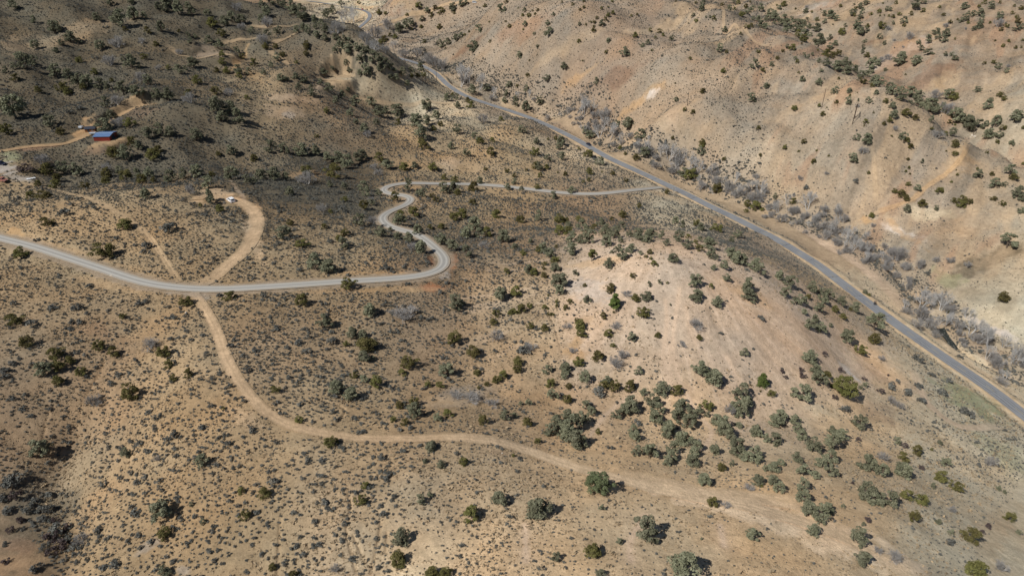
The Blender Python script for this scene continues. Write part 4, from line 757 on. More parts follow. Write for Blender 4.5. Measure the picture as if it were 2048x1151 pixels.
def crown_geo(seed, H, nl, lr, npl, leaf, rmax=.5, zlo=.10, shape="dome", asp=1.0, jit=.6):
    g = np.random.default_rng(seed)
    V, F, T, cents = [], [], [], []
    k = 0
    ph1, ph2 = g.uniform(0, 6.28, 2)
    for i in range(nl):
        for _ in range(60):
            zf = g.uniform(0, 1)
            if shape == "dome": env = math.sqrt(max(0, 1 - ((zf - .30) / .72) ** 2))
            elif shape == "cone": env = (1 - zf) ** .8 * .95 + .08
            elif shape == "spindle": env = .45 + .55 * math.sin(math.pi * min(1, zf * .95 + .05))
            else: env = math.sqrt(max(0, 1 - ((zf - .42) / .6) ** 2))
            a = g.uniform(0, 2 * math.pi)
            lobe = 1 + .20 * math.sin(2 * a + ph1) + .16 * math.sin(3 * a + ph2 + 3 * zf)
            rad = (rmax - lr * .75) * env * lobe * math.sqrt(g.uniform(.12, 1))
            c = np.array([rad * math.cos(a), rad * math.sin(a), H * (zlo + (1 - zlo) * zf) - lr * .55 * (zf > .5) + lr * .35 * (zf < .2)])
            if all(np.linalg.norm(c - q) > lr * .62 for q in cents): break
        cents.append(c)
        r = lr * g.uniform(.72, 1.2)
        d = g.normal(size=(npl, 3)); d /= np.linalg.norm(d, axis=1)[:, None]
        d[:, 2] = np.where(d[:, 2] < -.35, -d[:, 2], d[:, 2])
        rr_ = r * g.uniform(.62, 1.08, npl)[:, None] * np.array([1, 1, .92])
        C = c + d * rr_
        C[:, 2] = np.maximum(C[:, 2], .02)
        v, f = leaf_quads(C, d, leaf, g, jit, asp)
        V.append(v); F.append(f + k); k += len(v)
        T.append(np.clip(g.uniform(.15, .85) + g.normal(0, .16, npl), 0, 1))
    return np.concatenate(V), np.concatenate(F), np.concatenate(T), cents

def tube(p, q, r0, r1, n=5):
    p = np.array(p, float); q = np.array(q, float)
    d = q - p; d /= np.linalg.norm(d) + 1e-9
    u = np.cross(d, [0, 0, 1.0] if abs(d[2]) < .9 else [1.0, 0, 0]); u /= np.linalg.norm(u); w = np.cross(d, u)
    a = np.arange(n) * 2 * math.pi / n
    ring = np.cos(a)[:, None] * u + np.sin(a)[:, None] * w
    V = np.concatenate([p + ring * r0, q + ring * r1])
    i = np.arange(n); j = (i + 1) % n
    return V, np.stack([i, j, j + n, i + n], 1)
def join(parts):
    V, F, k = [], [], 0
    for v, f in parts:
        V.append(v); F.append(f + k); k += len(v)
    return np.concatenate(V), np.concatenate(F)

def trunk_geo(seed, H, cents):
    g = np.random.default_rng(seed + 500)
    bend = np.array([g.uniform(-.06, .06), g.uniform(-.06, .06), 0])
    P = [np.array([0, 0, -.12]), np.array([0, 0, .10 * H]) + bend * .4, np.array([0, 0, .40 * H]) + bend, np.array([0, 0, .78 * H]) + bend * 1.6]
    parts = [tube(P[0], P[1], .060, .048, 6), tube(P[1], P[2], .048, .030, 6), tube(P[2], P[3], .030, .010, 6)]
    for c in cents[:9]:
        parts.append(tube(P[1] + (P[2] - P[1]) * g.uniform(0, 1), c, .022, .006, 4))
    return join(parts)

def add_tint(me, T):
    at = me.attributes.new("tint", 'FLOAT', 'FACE'); at.data.foreach_set("value", np.asarray(T, np.float32))

def tree_meshes(kind, n, m, **kw):
    out = []
    for i in range(n):
        g = np.random.default_rng(hash_of(kind) + i)
        a = dict(kw)
        for k_ in ("H", "lr"): a[k_] = kw[k_] * g.uniform(.9, 1.1)
        a["nl"] = max(3, int(kw["nl"] * g.uniform(.8, 1.2)))
        V, F, T, cents = crown_geo(hash_of(kind) + 31 * i, **a)
        V[:, 0] *= g.uniform(.88, 1.0); V[:, :2] *= .5 / np.percentile(np.hypot(V[:, 0], V[:, 1]), 92)
        cr = mesh_np(kind + "_crown", V, F, m, False); add_tint(cr, T)
        tv, tf = trunk_geo(i, a["H"], cents)
        tk = mesh_np(kind + "_trunk", tv, tf, M_BARK)
        # single mesh for trees a few pixels wide
        s = np.random.default_rng(i).random(len(F)) < .45
        k = len(V)
        V2, F2 = np.concatenate([V, tv]), np.concatenate([F[s], tf + k])
        sm = mesh_np(kind + "_small", V2, F2, m, False); sm.materials.append(M_BARK); add_tint(sm, np.concatenate([T[s], np.zeros(len(tf))]))
        sm.polygons.foreach_set("material_index", np.concatenate([np.zeros(s.sum()), np.ones(len(tf))]).astype(np.int32))
        out.append((cr, tk, sm))
    return out
def hash_of(s): return sum(ord(ch) * (i + 3) for i, ch in enumerate(s)) % 9973

PINYON = tree_meshes("pinyon", 9, M_PINYON, H=1.02, nl=25, lr=.140, npl=80, leaf=.042, shape="dome")
JUNIPER = tree_meshes("juniper", 8, M_JUNIPER, H=.92, nl=25, lr=.135, npl=80, leaf=.037, shape="dome", zlo=.04)
ROUNDP = tree_meshes("rounded_pinyon", 1, M_ROUND, H=1.0, nl=66, lr=.105, npl=85, leaf=.028, shape="round", zlo=.04)
SLENDER = tree_meshes("slender_pine", 1, M_YPINE, H=2.0, nl=18, lr=.20, npl=90, leaf=.065, shape="spindle", zlo=.22)
CONIFER = tree_meshes("green_conifer", 2, M_CONIFER, H=1.5, nl=44, lr=.14, npl=90, leaf=.040, shape="cone", zlo=.02)
BROADP = tree_meshes("broad_pine", 1, M_YPINE, H=1.05, nl=40, lr=.14, npl=100, leaf=.034, shape="dome", zlo=.10)

def bare_geo(seed, H, stems, depth, spread, r0, fork=3, up=.35):
    """leafless branching: every twig a thin three-sided taper"""
    g = np.random.default_rng(seed); parts = []
    def grow(p, d, L, r, lev):
        d = d / np.linalg.norm(d)
        q = p + d * L
        parts.append(tube(p, q, r, r * .62, 4 if r > .012 else 3))
        if lev == 0: return
        for k in range(fork if lev > 1 else fork + 1):
            nd = d + spread * g.normal(size=3) + np.array([0, 0, up * .4])
            st = p + d * L * g.uniform(.55, 1.0)
            grow(st, nd, L * g.uniform(.58, .86), r * .55, lev - 1)
    for s in range(stems):
        a = g.uniform(0, 2 * math.pi); t = g.uniform(.25, .9) if stems > 1 else .12
        grow(np.array([.05 * math.cos(a), .05 * math.sin(a), -.04]), np.array([t * math.cos(a), t * math.sin(a), 1.0]), H * g.uniform(.26, .36), r0, depth)
    V, F = join(parts)
    q = np.percentile(np.hypot(V[:, 0], V[:, 1]), 96); V[:, :2] *= .5 / q
    V[:, 2] *= H / np.percentile(V[:, 2], 98)
    return V, F
COTTON = [mesh_np("bare_cottonwood", *bare_geo(100 + i, 1.1, 2 + i % 2, 4, .50, .024, 4, .3), M_COTTON) for i in range(4)]
BARE = [mesh_np("bare_shrub", *bare_geo(200 + i, .75, 12, 3, .42, .016, 4, .2), M_TWIG) for i in range(5)]

def shrub_meshes(name, n, m, H, nl, lr, npl, leaf, asp=1.5):
    out = []
    for i in range(n):
        V, F, T, c_ = crown_geo(hash_of(name) + i, H, nl + i % 3, lr, npl, leaf, .5, .02, "dome", asp, .75)
        V[:, :2] *= .5 / np.percentile(np.hypot(V[:, 0], V[:, 1]), 97)
        me = mesh_np(name, V, F, m, False); add_tint(me, T); out.append(me)
    return out
SAGE = shrub_meshes("sagebrush", 7, M_SAGE, .62, 6, .20, 34, .062)
DARKB = shrub_meshes("dark_bush", 3, M_PURPLE, .7, 10, .16, 40, .045)

# ------------------------------------------------------------------ place the listed plants on the ground
plants = []
for (tx, ty), s in PLANTS.items():
    for tok in s.split():
        q = tok[1:].split(",")
        plants.append((tok[0], tx + float(q[0]) / 3.997, ty + float(q[1]) / 3.997, float(q[2]) / 3.997, float(q[3]) if len(q) > 3 else 1.0))
gx_ = np.random.default_rng(21)
for i in np.linspace(4, len(CREEK_PX) - 1.01, 250):
    k = int(i); f_ = i - k
    u_ = CREEK_PX[k][0] * (1 - f_) + CREEK_PX[k + 1][0] * f_ if k + 1 < len(CREEK_PX) else 9999
    v_ = CREEK_PX[k][1] * (1 - f_) + CREEK_PX[min(k + 1, len(CREEK_PX) - 1)][1] * f_
    sc_ = .55 + .45 * v_ / 600
    if gx_.random() < (.9 if v_ < 520 else .3): plants.append(("c" if gx_.random() < .28 else "b", u_ + gx_.normal(0, 20) * sc_, v_ + gx_.normal(0, 15) * sc_, gx_.uniform(8, 21) * sc_ * 1.2, gx_.uniform(.8, 1.2)))
HF = dict(g=1.0, o=.9, b=.75, c=1.1, s=.6, p=.7, r=1.0, k=1.0, n=1.0, w=1.0)
pu = np.array([p[1] for p in plants]); pv2 = np.array([p[2] for p in plants]); pw = np.array([p[3] for p in plants]); ph = np.array([p[4] * HF[p[0]] for p in plants])
rd = ray(pu, pv2); sd_ = -rd[:, 2] / np.linalg.norm(rd, axis=1)
NADIR = 575.5 + FPX * CP / SP
ex, ey = 1024 - pu, NADIR - pv2; el = np.hypot(ex, ey)
down = .47 * pw * ph * np.sqrt(1 - sd_ ** 2)
BP, BT, BOK = HG2.cast(pu + ex / el * down, pv2 + ey / el * down)
BZ = h_full(BP[:, 0], BP[:, 1])
on_paved, _ = near_d(BP[:, 0], BP[:, 1], paved, 6.0)
KINDS = dict(g=("pinyon_pine", "tree"), o=("juniper_tree", "tree"), b=("bare_shrub", "shrub"), c=("bare_cottonwood", "tree"), s=("sagebrush", "shrub"), p=("dark_bush", "shrub"),
             r=("rounded_pinyon", "tree"), k=("slender_pine", "tree"), n=("green_conifer", "tree"), w=("broad_pine", "tree"))
GROUPS = dict(g="grey-green pinyons on the hills", o="olive junipers on the hills", b="leafless grey shrubs", c="bare cottonwoods along the creek", s="sagebrush on the slopes", p="dark purplish bushes", n="bright green conifers")
LANDMARKS = [  # where in the photograph, and how a label names it
    (208, 272, "the red shed"), (462, 398, "the parked white SUV"), (1183, 512, "the slender pine on the pale knoll"), (1230, 600, "the bright conifer on the knoll"), (1198, 968, "the big rounded pinyon by the track"), (888, 525, "the sharp gravel bend"),
    (1332, 377, "the gravel road junction"), (1172, 292, "the dark blue car"), (722, 20, "the red car"), (858, 150, "the roadside pole cluster"), (1705, 230, "the double pole"), (1648, 195, "the slim hillside pole"), (1736, 610, "the cyclists"), (385, 580, "the track fork"),
    (1690, 772, "the broad bright pine"), (8, 358, "the rusty truck"), (949, 4, "the white camper"), (1302, 189, "the white outcrop"), (1795, 462, "the pale eroded bank"), (1707, 752, "the chalk streak"), (430, 110, "the cleared dirt pad"), (765, 438, "the upper gravel curve"),
    (1376, 197, "the lone knoll-side pole"), (1948, 262, "the pole on the ridge"), (1142, 206, "the creekside pole"), (705, 60, "the tall pole trio"), (680, 155, "the dirt clearing"), (1900, 675, "the little creek"), (590, 855, "the sweep of the dirt track"), (120, 960, "the dark gully"), (320, 500, "the rutted path"),
    (1600, 1030, "the track's far end"), (940, 1020, "the lower straw slope"), (1340, 760, "the washed rills"), (200, 690, "the rilled brown slope"), (1850, 950, "the roadside shrub slope"), (1230, 155, "the red-brown outcrop"), (1760, 110, "the pale far hillside"), (1650, 130, "the wooded crest"), (1900, 250, "the wooded ravine"),
    (1280, 860, "the wooded draw"), (1950, 790, "the grassy roadside"), (1560, 540, "the knoll's wooded rim"), (560, 300, "the brushy hollow"), (150, 130, "the brushy hillside"), (640, 20, "the wooded spur")]
def words_size(w_m, kind):
    if kind in "sbp": return "small" if w_m < 1.6 else ("wide" if w_m > 4 else "mid-sized")
    return "tiny" if w_m < 1.6 else "small" if w_m < 3 else "large" if w_m > 6.5 else "mid-sized"
ADJ = dict(g="grey-green pinyon", o="olive juniper", b="leafless grey shrub", c="bare pale cottonwood", s="grey sagebrush", p="dark purplish bush", r="rounded pinyon", k="slender pine", n="green conifer", w="broad pine")
ORD = ["", "second ", "third ", "fourth ", "fifth ", "sixth ", "seventh ", "eighth ", "ninth ", "tenth ", "eleventh ", "twelfth ", "thirteenth ", "fourteenth ", "fifteenth ", "sixteenth ", "seventeenth ", "eighteenth ", "nineteenth ", "twentieth "]
HOURS = ["twelve", "one", "two", "three", "four", "five", "six", "seven", "eight", "nine", "ten", "eleven"]
label_queue = {}
def fit_label(size, what, where):
    for t in (f"{size} {what}, {where}", f"{what}, {where}", f"{what}, {where.replace('one out ', '')}"):
        if len(t.split()) <= 16: return t
    return t
def queue_label(o, kind, u, v, w_m):
    d = [(math.hypot(u - a, (v - b_) * 1.4), a, b_, n) for a, b_, n in LANDMARKS]
    dd, a, b_, n = min(d)
    h = HOURS[int(round((math.degrees(math.atan2(u - a, b_ - v)) % 360) / 30)) % 12]
    label_queue.setdefault((kind, n, h), []).append((dd, o, w_m))
def write_labels():
    for (kind, n, h), L in label_queue.items():
        L.sort(key=lambda t: t[0])
        for i, (dd, o, w_m) in enumerate(L):
            nth = '' if len(L) == 1 else ORD[i] + 'one out ' if i and i < len(ORD) else 'first one out ' if not i else 'outlying one '
            o['label'] = fit_label(words_size(w_m, kind), ADJ[kind], f"{nth}at {h} o'clock from {n}")
            continue
            o["label"] = f"{words_size(w_m, kind)} {ADJ[kind]}, {ORD[i] if len(L) > 1 else ''}{'one out ' if len(L) > 1 and i else 'first one out ' if len(L) > 1 else ''}at {h} o'clock from {n}" if i < len(ORD) else f"{ADJ[kind]} far out at {h} o'clock from {n}"

def put_tree(kind, meshes, x, y, z, w_m, h, rot, small, lean=0.0):
    name, cat = KINDS[kind]
    cr, tk, sm = meshes
    if small:
        o = link(name, sm)
    else:
        o = link(name, None); o.empty_display_size = .5
        link("crown", cr, o); link("trunk", tk, o)
    o.location = (x, y, z); o.scale = (w_m, w_m, w_m * h); o.rotation_euler = (lean * .5, lean, rot)
    o["category"] = cat
    if kind in GROUPS: o["group"] = GROUPS[kind]
    return o

LIM = dict(g=310, o=310)
order = np.argsort(-pw)
count = {}
rest = dict(g=[], o=[])
shrub_at = []
for i in order:
    kind = plants[i][0]
    if not BOK[i] or (on_paved[i] < 4.2): continue
    x, y, z = BP[i, 0], BP[i, 1], BZ[i]
    w_m = pw[i] * BT[i] / FPX * (.91 if kind in 'go' else 1.0)
    count[kind] = count.get(kind, 0) + 1
    rot = random.uniform(0, 6.28); lean = random.uniform(-.06, .06)
    hj = plants[i][4] * random.uniform(.92, 1.1)
    shrub_at.append((x, y, w_m))
    if kind in LIM and count[kind] > LIM[kind]:
        rest[kind].append((x, y, z, w_m, hj, rot)); continue
    small = pw[i] < 11.5
    if kind in "go":
        M = (PINYON if kind == "g" else JUNIPER)
        o = put_tree(kind, M[random.randrange(len(M))], x, y, z, w_m, hj, rot, small, lean)
    elif kind in "rknw":
        M = dict(r=ROUNDP, k=SLENDER, n=CONIFER, w=BROADP)[kind]
        hh = {"r": 1.0, "k": 1.0, "n": 1.0, "w": 1.0}[kind]
        o = put_tree(kind, M[count[kind] % len(M)], x, y, z, w_m, hh, rot, False)
    else:
        M = dict(b=BARE, c=COTTON, s=SAGE, p=DARKB)[kind]
        o = link(KINDS[kind][0], M[random.randrange(len(M))])
        o.location = (x, y, z - .05); o.scale = (w_m * 1.1, w_m * 1.1, w_m * hj); o.rotation_euler = (0, 0, rot)
        o["category"] = KINDS[kind][1]; o["group"] = GROUPS[kind]
    if kind == "r": o["label"] = "big dense rounded pinyon standing beside the dirt track near the ridge"
    elif kind == "k": o["label"] = "slender lone yellow-green pine on top of the pale bare knoll"
    elif kind == "w": o["label"] = "broad bright yellow-green pine below the chalk streak"
    elif kind == "n": o["label"] = "tall bright green conifer on the bare knoll face" if pu[i] < 1300 else "small bright green conifer standing alone beneath the bare knoll"
    else: queue_label(o, kind, pu[i], pv2[i], w_m)

# ------------------------------------------------------------------ scattered sagebrush: the ground cover of the whole valley
pts = []
for r0, r1, seed, cs_ in ((55, 130, 1, 1.1), (130, 220, 2, 1.1), (220, 340, 3, 1.15), (340, 520, 4, 1.25), (520, 800, 5, 1.5), (800, 1180, 6, 2.3)):
    g = np.random.default_rng(seed); amax = .80
    X, Y = np.meshgrid(np.arange(-r1 * .72, r1 * .72, cs_), np.arange(r0 * .68, r1, cs_))
    x = (X + g.uniform(-.46, .46, X.shape) * cs_).ravel(); y = (Y + g.uniform(-.46, .46, Y.shape) * cs_).ravel()
    rr2 = np.hypot(x, y); k = (rr2 >= r0) & (rr2 < r1) & (np.abs(np.arctan2(x, y)) < amax)
    x, y = x[k], y[k]
    c_, d_ = soil(x, y)
    rho = 1.2 * (d_ / 9.0) ** 1.15
    clump = np.clip(1.0 + 1.5 * fbm(x, y, 6.5, 3, .6, 12.0) + 1.1 * fbm(x, y, 38.0, 2, .5, 15.0), .2, 1.9)
    k = g.random(len(x)) < rho * clump * cs_ * cs_
    x, y, d_ = x[k], y[k], d_[k]
    size = np.clip(np.exp(g.normal(-.49, .44, len(x))) * (.56 + .060 * d_), .22, 2.4)
    size *= np.where(x > 20 + .33 * y, .66, 1.0) * np.where((y < 130) & (x > -20), .68, 1.0)
    size *= 1.5 if r0 >= 800 else 1.0
    cd, _ = near_d(x, y, creek, 14.0)
    size *= np.where(cd < 12, 1.8, 1.0)
    pts.append(np.stack([x, y, size], 1))
pts = np.concatenate(pts)
# keep clear of the larger plants
SA = np.array(shrub_at)
keep = np.ones(len(pts), bool)
gridp = {}
ci = np.floor(pts[:, :2] / 8).astype(int)
ordr = np.lexsort((ci[:, 1], ci[:, 0]))
keys = ci[ordr]; brk = np.nonzero(np.any(np.diff(keys, axis=0) != 0, axis=1))[0] + 1
for seg in np.split(ordr, brk): gridp[tuple(ci[seg[0]])] = seg
for sx, sy, sw in shrub_at:
    cx, cy = int(sx // 8), int(sy // 8)
    for ix in (-1, 0, 1):
        for iy in (-1, 0, 1):
            seg = gridp.get((cx + ix, cy + iy))
            if seg is not None:
                keep[seg[np.hypot(pts[seg, 0] - sx, pts[seg, 1] - sy) < sw * .38]] = False
pts = pts[keep]
pz = h_full(pts[:, 0], pts[:, 1])
print("sage", len(pts), "plants", count)
# the largest ones in the picture are individual shrubs
qu, qv, qd = project(pts[:, 0], pts[:, 1], pz)
appar = np.where((qu > 0) & (qu < 2048) & (qv > 0) & (qv < 1151), pts[:, 2] / qd, 0)
n_ind = max(0, 300 - count.get("s", 0))
top = np.argsort(-appar)[:n_ind]
for i in top:
    o = link("sagebrush", SAGE[random.randrange(len(SAGE))])
    s = pts[i, 2]
    o.location = (pts[i, 0], pts[i, 1], pz[i] - .03); o.scale = (s, s, s * random.uniform(.8, 1.15)); o.rotation_euler = (0, 0, random.uniform(0, 6.28))
    o["category"] = "shrub"; o["group"] = GROUPS["s"]
    queue_label(o, "s", qu[i], qv[i], s)
msk = np.ones(len(pts), bool); msk[top] = False

def instancer(name, P, scl, rot, sources, label=None):
    """one ground-cover object: copies of the plants SOURCES at the points P"""
    me = bpy.data.meshes.new(name)
    me.vertices.add(len(P)); me.vertices.foreach_set("co", np.asarray(P, np.float32).ravel())
    me.attributes.new("scl", 'FLOAT_VECTOR', 'POINT').data.foreach_set("vector", np.asarray(scl, np.float32).ravel())
    me.attributes.new("rot", 'FLOAT_VECTOR', 'POINT').data.foreach_set("vector", np.asarray(rot, np.float32).ravel())
    me.attributes.new("pick", 'INT', 'POINT').data.foreach_set("value", np.random.default_rng(1).integers(0, len(sources), len(P)).astype(np.int32))
    o = link(name, me, kind='stuff')
    ng = bpy.data.node_groups.new(name, 'GeometryNodeTree')
    ng.interface.new_socket("Geometry", in_out='INPUT', socket_type='NodeSocketGeometry')
    ng.interface.new_socket("Geometry", in_out='OUTPUT', socket_type='NodeSocketGeometry')
    gi = ng.nodes.new("NodeGroupInput"); go = ng.nodes.new("NodeGroupOutput")
    jn = ng.nodes.new("GeometryNodeJoinGeometry")
    for s in sources:
        oi = ng.nodes.new("GeometryNodeObjectInfo"); oi.transform_space = 'ORIGINAL'
        oi.inputs["Object"].default_value = s; oi.inputs["As Instance"].default_value = True
        ng.links.new(oi.outputs["Geometry"], jn.inputs[0])
    ip = ng.nodes.new("GeometryNodeInstanceOnPoints"); ip.inputs["Pick Instance"].default_value = True
    def attr(nm, t):
        n = ng.nodes.new("GeometryNodeInputNamedAttribute"); n.data_type = t; n.inputs["Name"].default_value = nm
        return n.outputs["Attribute"]
    er = ng.nodes.new("FunctionNodeEulerToRotation")
    ng.links.new(attr("rot", 'FLOAT_VECTOR'), er.inputs[0])
    ng.links.new(gi.outputs[0], ip.inputs["Points"]); ng.links.new(jn.outputs[0], ip.inputs["Instance"])
    ng.links.new(attr("pick", 'INT'), ip.inputs["Instance Index"]); ng.links.new(er.outputs[0], ip.inputs["Rotation"]); ng.links.new(attr("scl", 'FLOAT_VECTOR'), ip.inputs["Scale"])
    ng.links.new(ip.outputs[0], go.inputs[0])
    md = o.modifiers.new("scatter", 'NODES'); md.node_group = ng
    return o
def firsts(name, n):
    seen, out = set(), []
    for o in bpy.data.objects:
        own = o.parent.name.split(".")[0] if o.parent and o.name.startswith("crown") else o.name.split(".")[0]
        if own == name and o.type == 'MESH' and o.data.name not in seen:
            seen.add(o.data.name); out.append(o)
    return out[:n]
# dry grass tufts and low forbs between the shrubs: the grain of the nearer slopes
g = np.random.default_rng(41)
n_t = 190000
a_ = g.uniform(-.78, .78, n_t); r_ = np.sqrt(g.uniform(60.0 ** 2, 270.0 ** 2, n_t))
tx_, ty_ = r_ * np.sin(a_), r_ * np.cos(a_)
dp_, _ = near_d(tx_, ty_, paved, 6.0); dg_, _ = near_d(tx_, ty_, gravel, 6.0)
ok_ = (dp_ > 3.6) & (dg_ > 2.6) & (g.random(n_t) < np.clip(.55 + 1.2 * fbm(tx_, ty_, 9.0, 3, .6, 3.0), .08, 1))
for nm_, w_, key_, stg_, P_ in tracks:
    dd_, _ = near_d(tx_, ty_, P_, w_ + 1); ok_ &= dd_ > w_ * .5
tx_, ty_ = tx_[ok_], ty_[ok_]; n_t = len(tx_)
sc_, sd2_ = soil(tx_, ty_)
ok_ = g.random(n_t) < np.clip(.08 + .13 * sd2_, 0, .8)
tx_, ty_ = tx_[ok_], ty_[ok_]; n_t = len(tx_)
tz_ = h_full(tx_, ty_)
sz_ = np.exp(g.normal(-1.75, .38, n_t))
NL = 5
C_ = np.repeat(np.stack([tx_, ty_, tz_ + sz_ * .25], 1), NL, 0) + g.normal(size=(n_t * NL, 3)) * np.repeat(sz_, NL)[:, None] * np.array([.5, .5, .16])
V_, F_ = leaf_quads(C_, np.tile([0, 0, 1.0], (n_t * NL, 1)), 1.0, g, .8, 1.2)
V_ = (V_.reshape(-1, 4, 3) - C_[:, None]) * (np.repeat(sz_, NL) * .62)[:, None, None] + C_[:, None]
gm = mesh_np("dry_grass", V_.reshape(-1, 3), F_, foliage_material("dry_grass_blades", (.185, .150, .098), (.55, .42, .26), (.30, .24, .16), .1), False)
add_tint(gm, np.repeat(np.clip(g.normal(.45, .33, n_t), 0, 1), NL))
link("dry_grass", gm, kind='stuff')
q = pts[msk]; g = np.random.default_rng(77)
hs = g.uniform(.75, 1.15, len(q))
instancer("sagebrush_undergrowth", np.stack([q[:, 0], q[:, 1], pz[msk] - .03], 1), np.stack([q[:, 2], q[:, 2] * g.uniform(.8, 1.15, len(q)), q[:, 2] * hs], 1),
          np.stack([np.zeros(len(q)), np.zeros(len(q)), g.uniform(0, 6.28, len(q))], 1), firsts("sagebrush", 7))
for kind, nm, src in (("g", "pinyon_forest", "pinyon_pine"), ("o", "juniper_forest", "juniper_tree")):
    A = np.array(rest[kind])
    if len(A):
        instancer(nm, A[:, :3], np.stack([A[:, 3], A[:, 3], A[:, 3] * A[:, 4]], 1), np.stack([A[:, 5] * 0, A[:, 5] * 0, A[:, 5]], 1), firsts(src, 8))

# ------------------------------------------------------------------ built objects: shed, cabin, vehicles, poles, rocks, water
import bmesh
class MB:
    """collects simple solids; build() links them as ONE mesh object"""
    def __init__(s): s.bm = bmesh.new()
    def box(s, cx, cy, cz, sx, sy, sz, bev=0.0, rot=None):
        M = Matrix.Translation((cx, cy, cz)) @ (rot.to_4x4() if rot is not None else Matrix.Identity(4)) @ Matrix.Diagonal((sx, sy, sz, 1))
        r = bmesh.ops.create_cube(s.bm, size=1.0, matrix=M)
        if bev:
            e = list({e for v in r['verts'] for e in v.link_edges})
            bmesh.ops.bevel(s.bm, geom=e, offset=bev, segments=2, affect='EDGES', profile=.6)
        return s
    def cyl(s, p, q, r0, r1=None, n=12):
        p, q = Vector(p), Vector(q); d = q - p
        M = Matrix.Translation((p + q) / 2) @ d.to_track_quat('Z', 'Y').to_matrix().to_4x4()
        bmesh.ops.create_cone(s.bm, cap_ends=True, segments=n, radius1=r0, radius2=r0 if r1 is None else r1, depth=d.length, matrix=M)
        return s
    def prism(s, prof, y0, y1, inset=None):
        """side profile [(x, z)] swept from y0 to y1; INSET (x, z) -> inward shift narrows the upper points"""
        n = len(prof); f = inset or (lambda x, z: 0.0)
        A = [s.bm.verts.new((x, y0 + f(x, z), z)) for x, z in prof]; B = [s.bm.verts.new((x, y1 - f(x, z), z)) for x, z in prof]
        s.bm.faces.new(A[::-1]); s.bm.faces.new(B)
        for i in range(n): s.bm.faces.new((A[i], A[(i + 1) % n], B[(i + 1) % n], B[i]))
        return s
    def quad(s, *pts):
        s.bm.faces.new([s.bm.verts.new(p) for p in pts]); return s
    def torus(s, c, R_, r, axis='Y', n=20, m=6):
        V = []
        for i in range(n):
            a = 2 * math.pi * i / n
            for j in range(m):
                b = 2 * math.pi * j / m
                V.append(s.bm.verts.new((c[0] + (R_ + r * math.cos(b)) * math.cos(a), c[1] + r * math.sin(b), c[2] + (R_ + r * math.cos(b)) * math.sin(a))))
        for i in range(n):
            for j in range(m):
                s.bm.faces.new((V[i * m + j], V[((i + 1) % n) * m + j], V[((i + 1) % n) * m + (j + 1) % m], V[i * m + (j + 1) % m]))
        return s
    def build(s, name, m, parent=None, smooth=False, **props):
        bmesh.ops.recalc_face_normals(s.bm, faces=s.bm.faces)
        me = bpy.data.meshes.new(name); s.bm.to_mesh(me); s.bm.free()
        me.materials.append(m)
        if smooth: me.polygons.foreach_set("use_smooth", np.ones(len(me.polygons), bool))
        return link(name, me, parent, **props)
def ground_at(u, v):
    P, t, ok = HG2.cast([u], [v])
    z = float(h_full(P[:, 0], P[:, 1])[0])
    return Vector((P[0, 0], P[0, 1], z)), float(t[0])
def thing(name, label, cat, loc, rz=0.0, group=None):
    o = link(name, None); o.location = loc; o.rotation_euler = (0, 0, rz); o.empty_display_size = .5
    o["label"] = label; o["category"] = cat
    if group: o["group"] = group
    return o

M_RED = plain("red_painted_metal", (.215, .032, .022), .6, .3, var=.18, scale=1.2)
M_BLUEROOF = plain("blue_metal_roof", (.150, .245, .430), .45, .4, .25, var=.06)
M_WHITE = plain("white_paint", (.80, .80, .80), .35, .5, var=.03)
M_GLASS = plain("dark_glass", (.018, .022, .028), .12, .6, var=0)
M_TYRE = plain("tyre_rubber", (.022, .022, .022), .9)
M_RIM = plain("wheel_metal", (.42, .42, .43), .35, .5, .7)
M_LAMPW = plain("headlamp_lens", (.70, .70, .68), .15, .6, var=0)
M_LAMPR = plain("tail_lamp_lens", (.32, .012, .010), .2, .6, var=0)
M_DARKROOF = plain("dark_roofing", (.030, .036, .052), .7, .3)
M_WOOD = plain("orange_brown_timber", (.230, .105, .045), .8, var=.3)
M_POLE = plain("weathered_pole_wood", (.085, .062, .046), .9, var=.2)
M_INSUL = plain("insulator_ceramic", (.16, .10, .08), .3, .5)
M_NAVY = plain("navy_car_paint", (.012, .018, .045), .3, .5, .2, var=0)
M_CARRED = plain("red_car_paint", (.42, .020, .014), .3, .5, .1, var=0)
M_RUST = plain("faded_rusty_paint", (.30, .130, .100), .7, .3, var=.35, scale=1.5)
M_GREYSHEET = plain("weathered_grey_sheet", (.40, .43, .47), .6, .3, var=.12)
M_ROCK = plain("pale_rock", (.52, .46, .38), .9, var=.2, scale=2)
M_CLOTH = plain("dark_clothing", (.030, .038, .060), .9)
M_SKIN = plain("skin", (.42, .25, .17), .6)
M_FRAME = plain("bicycle_metal", (.05, .05, .06), .35, .5, .4)
M_WATER = plain("creek_water", (.030, .034, .028), .08, .5, var=.2)

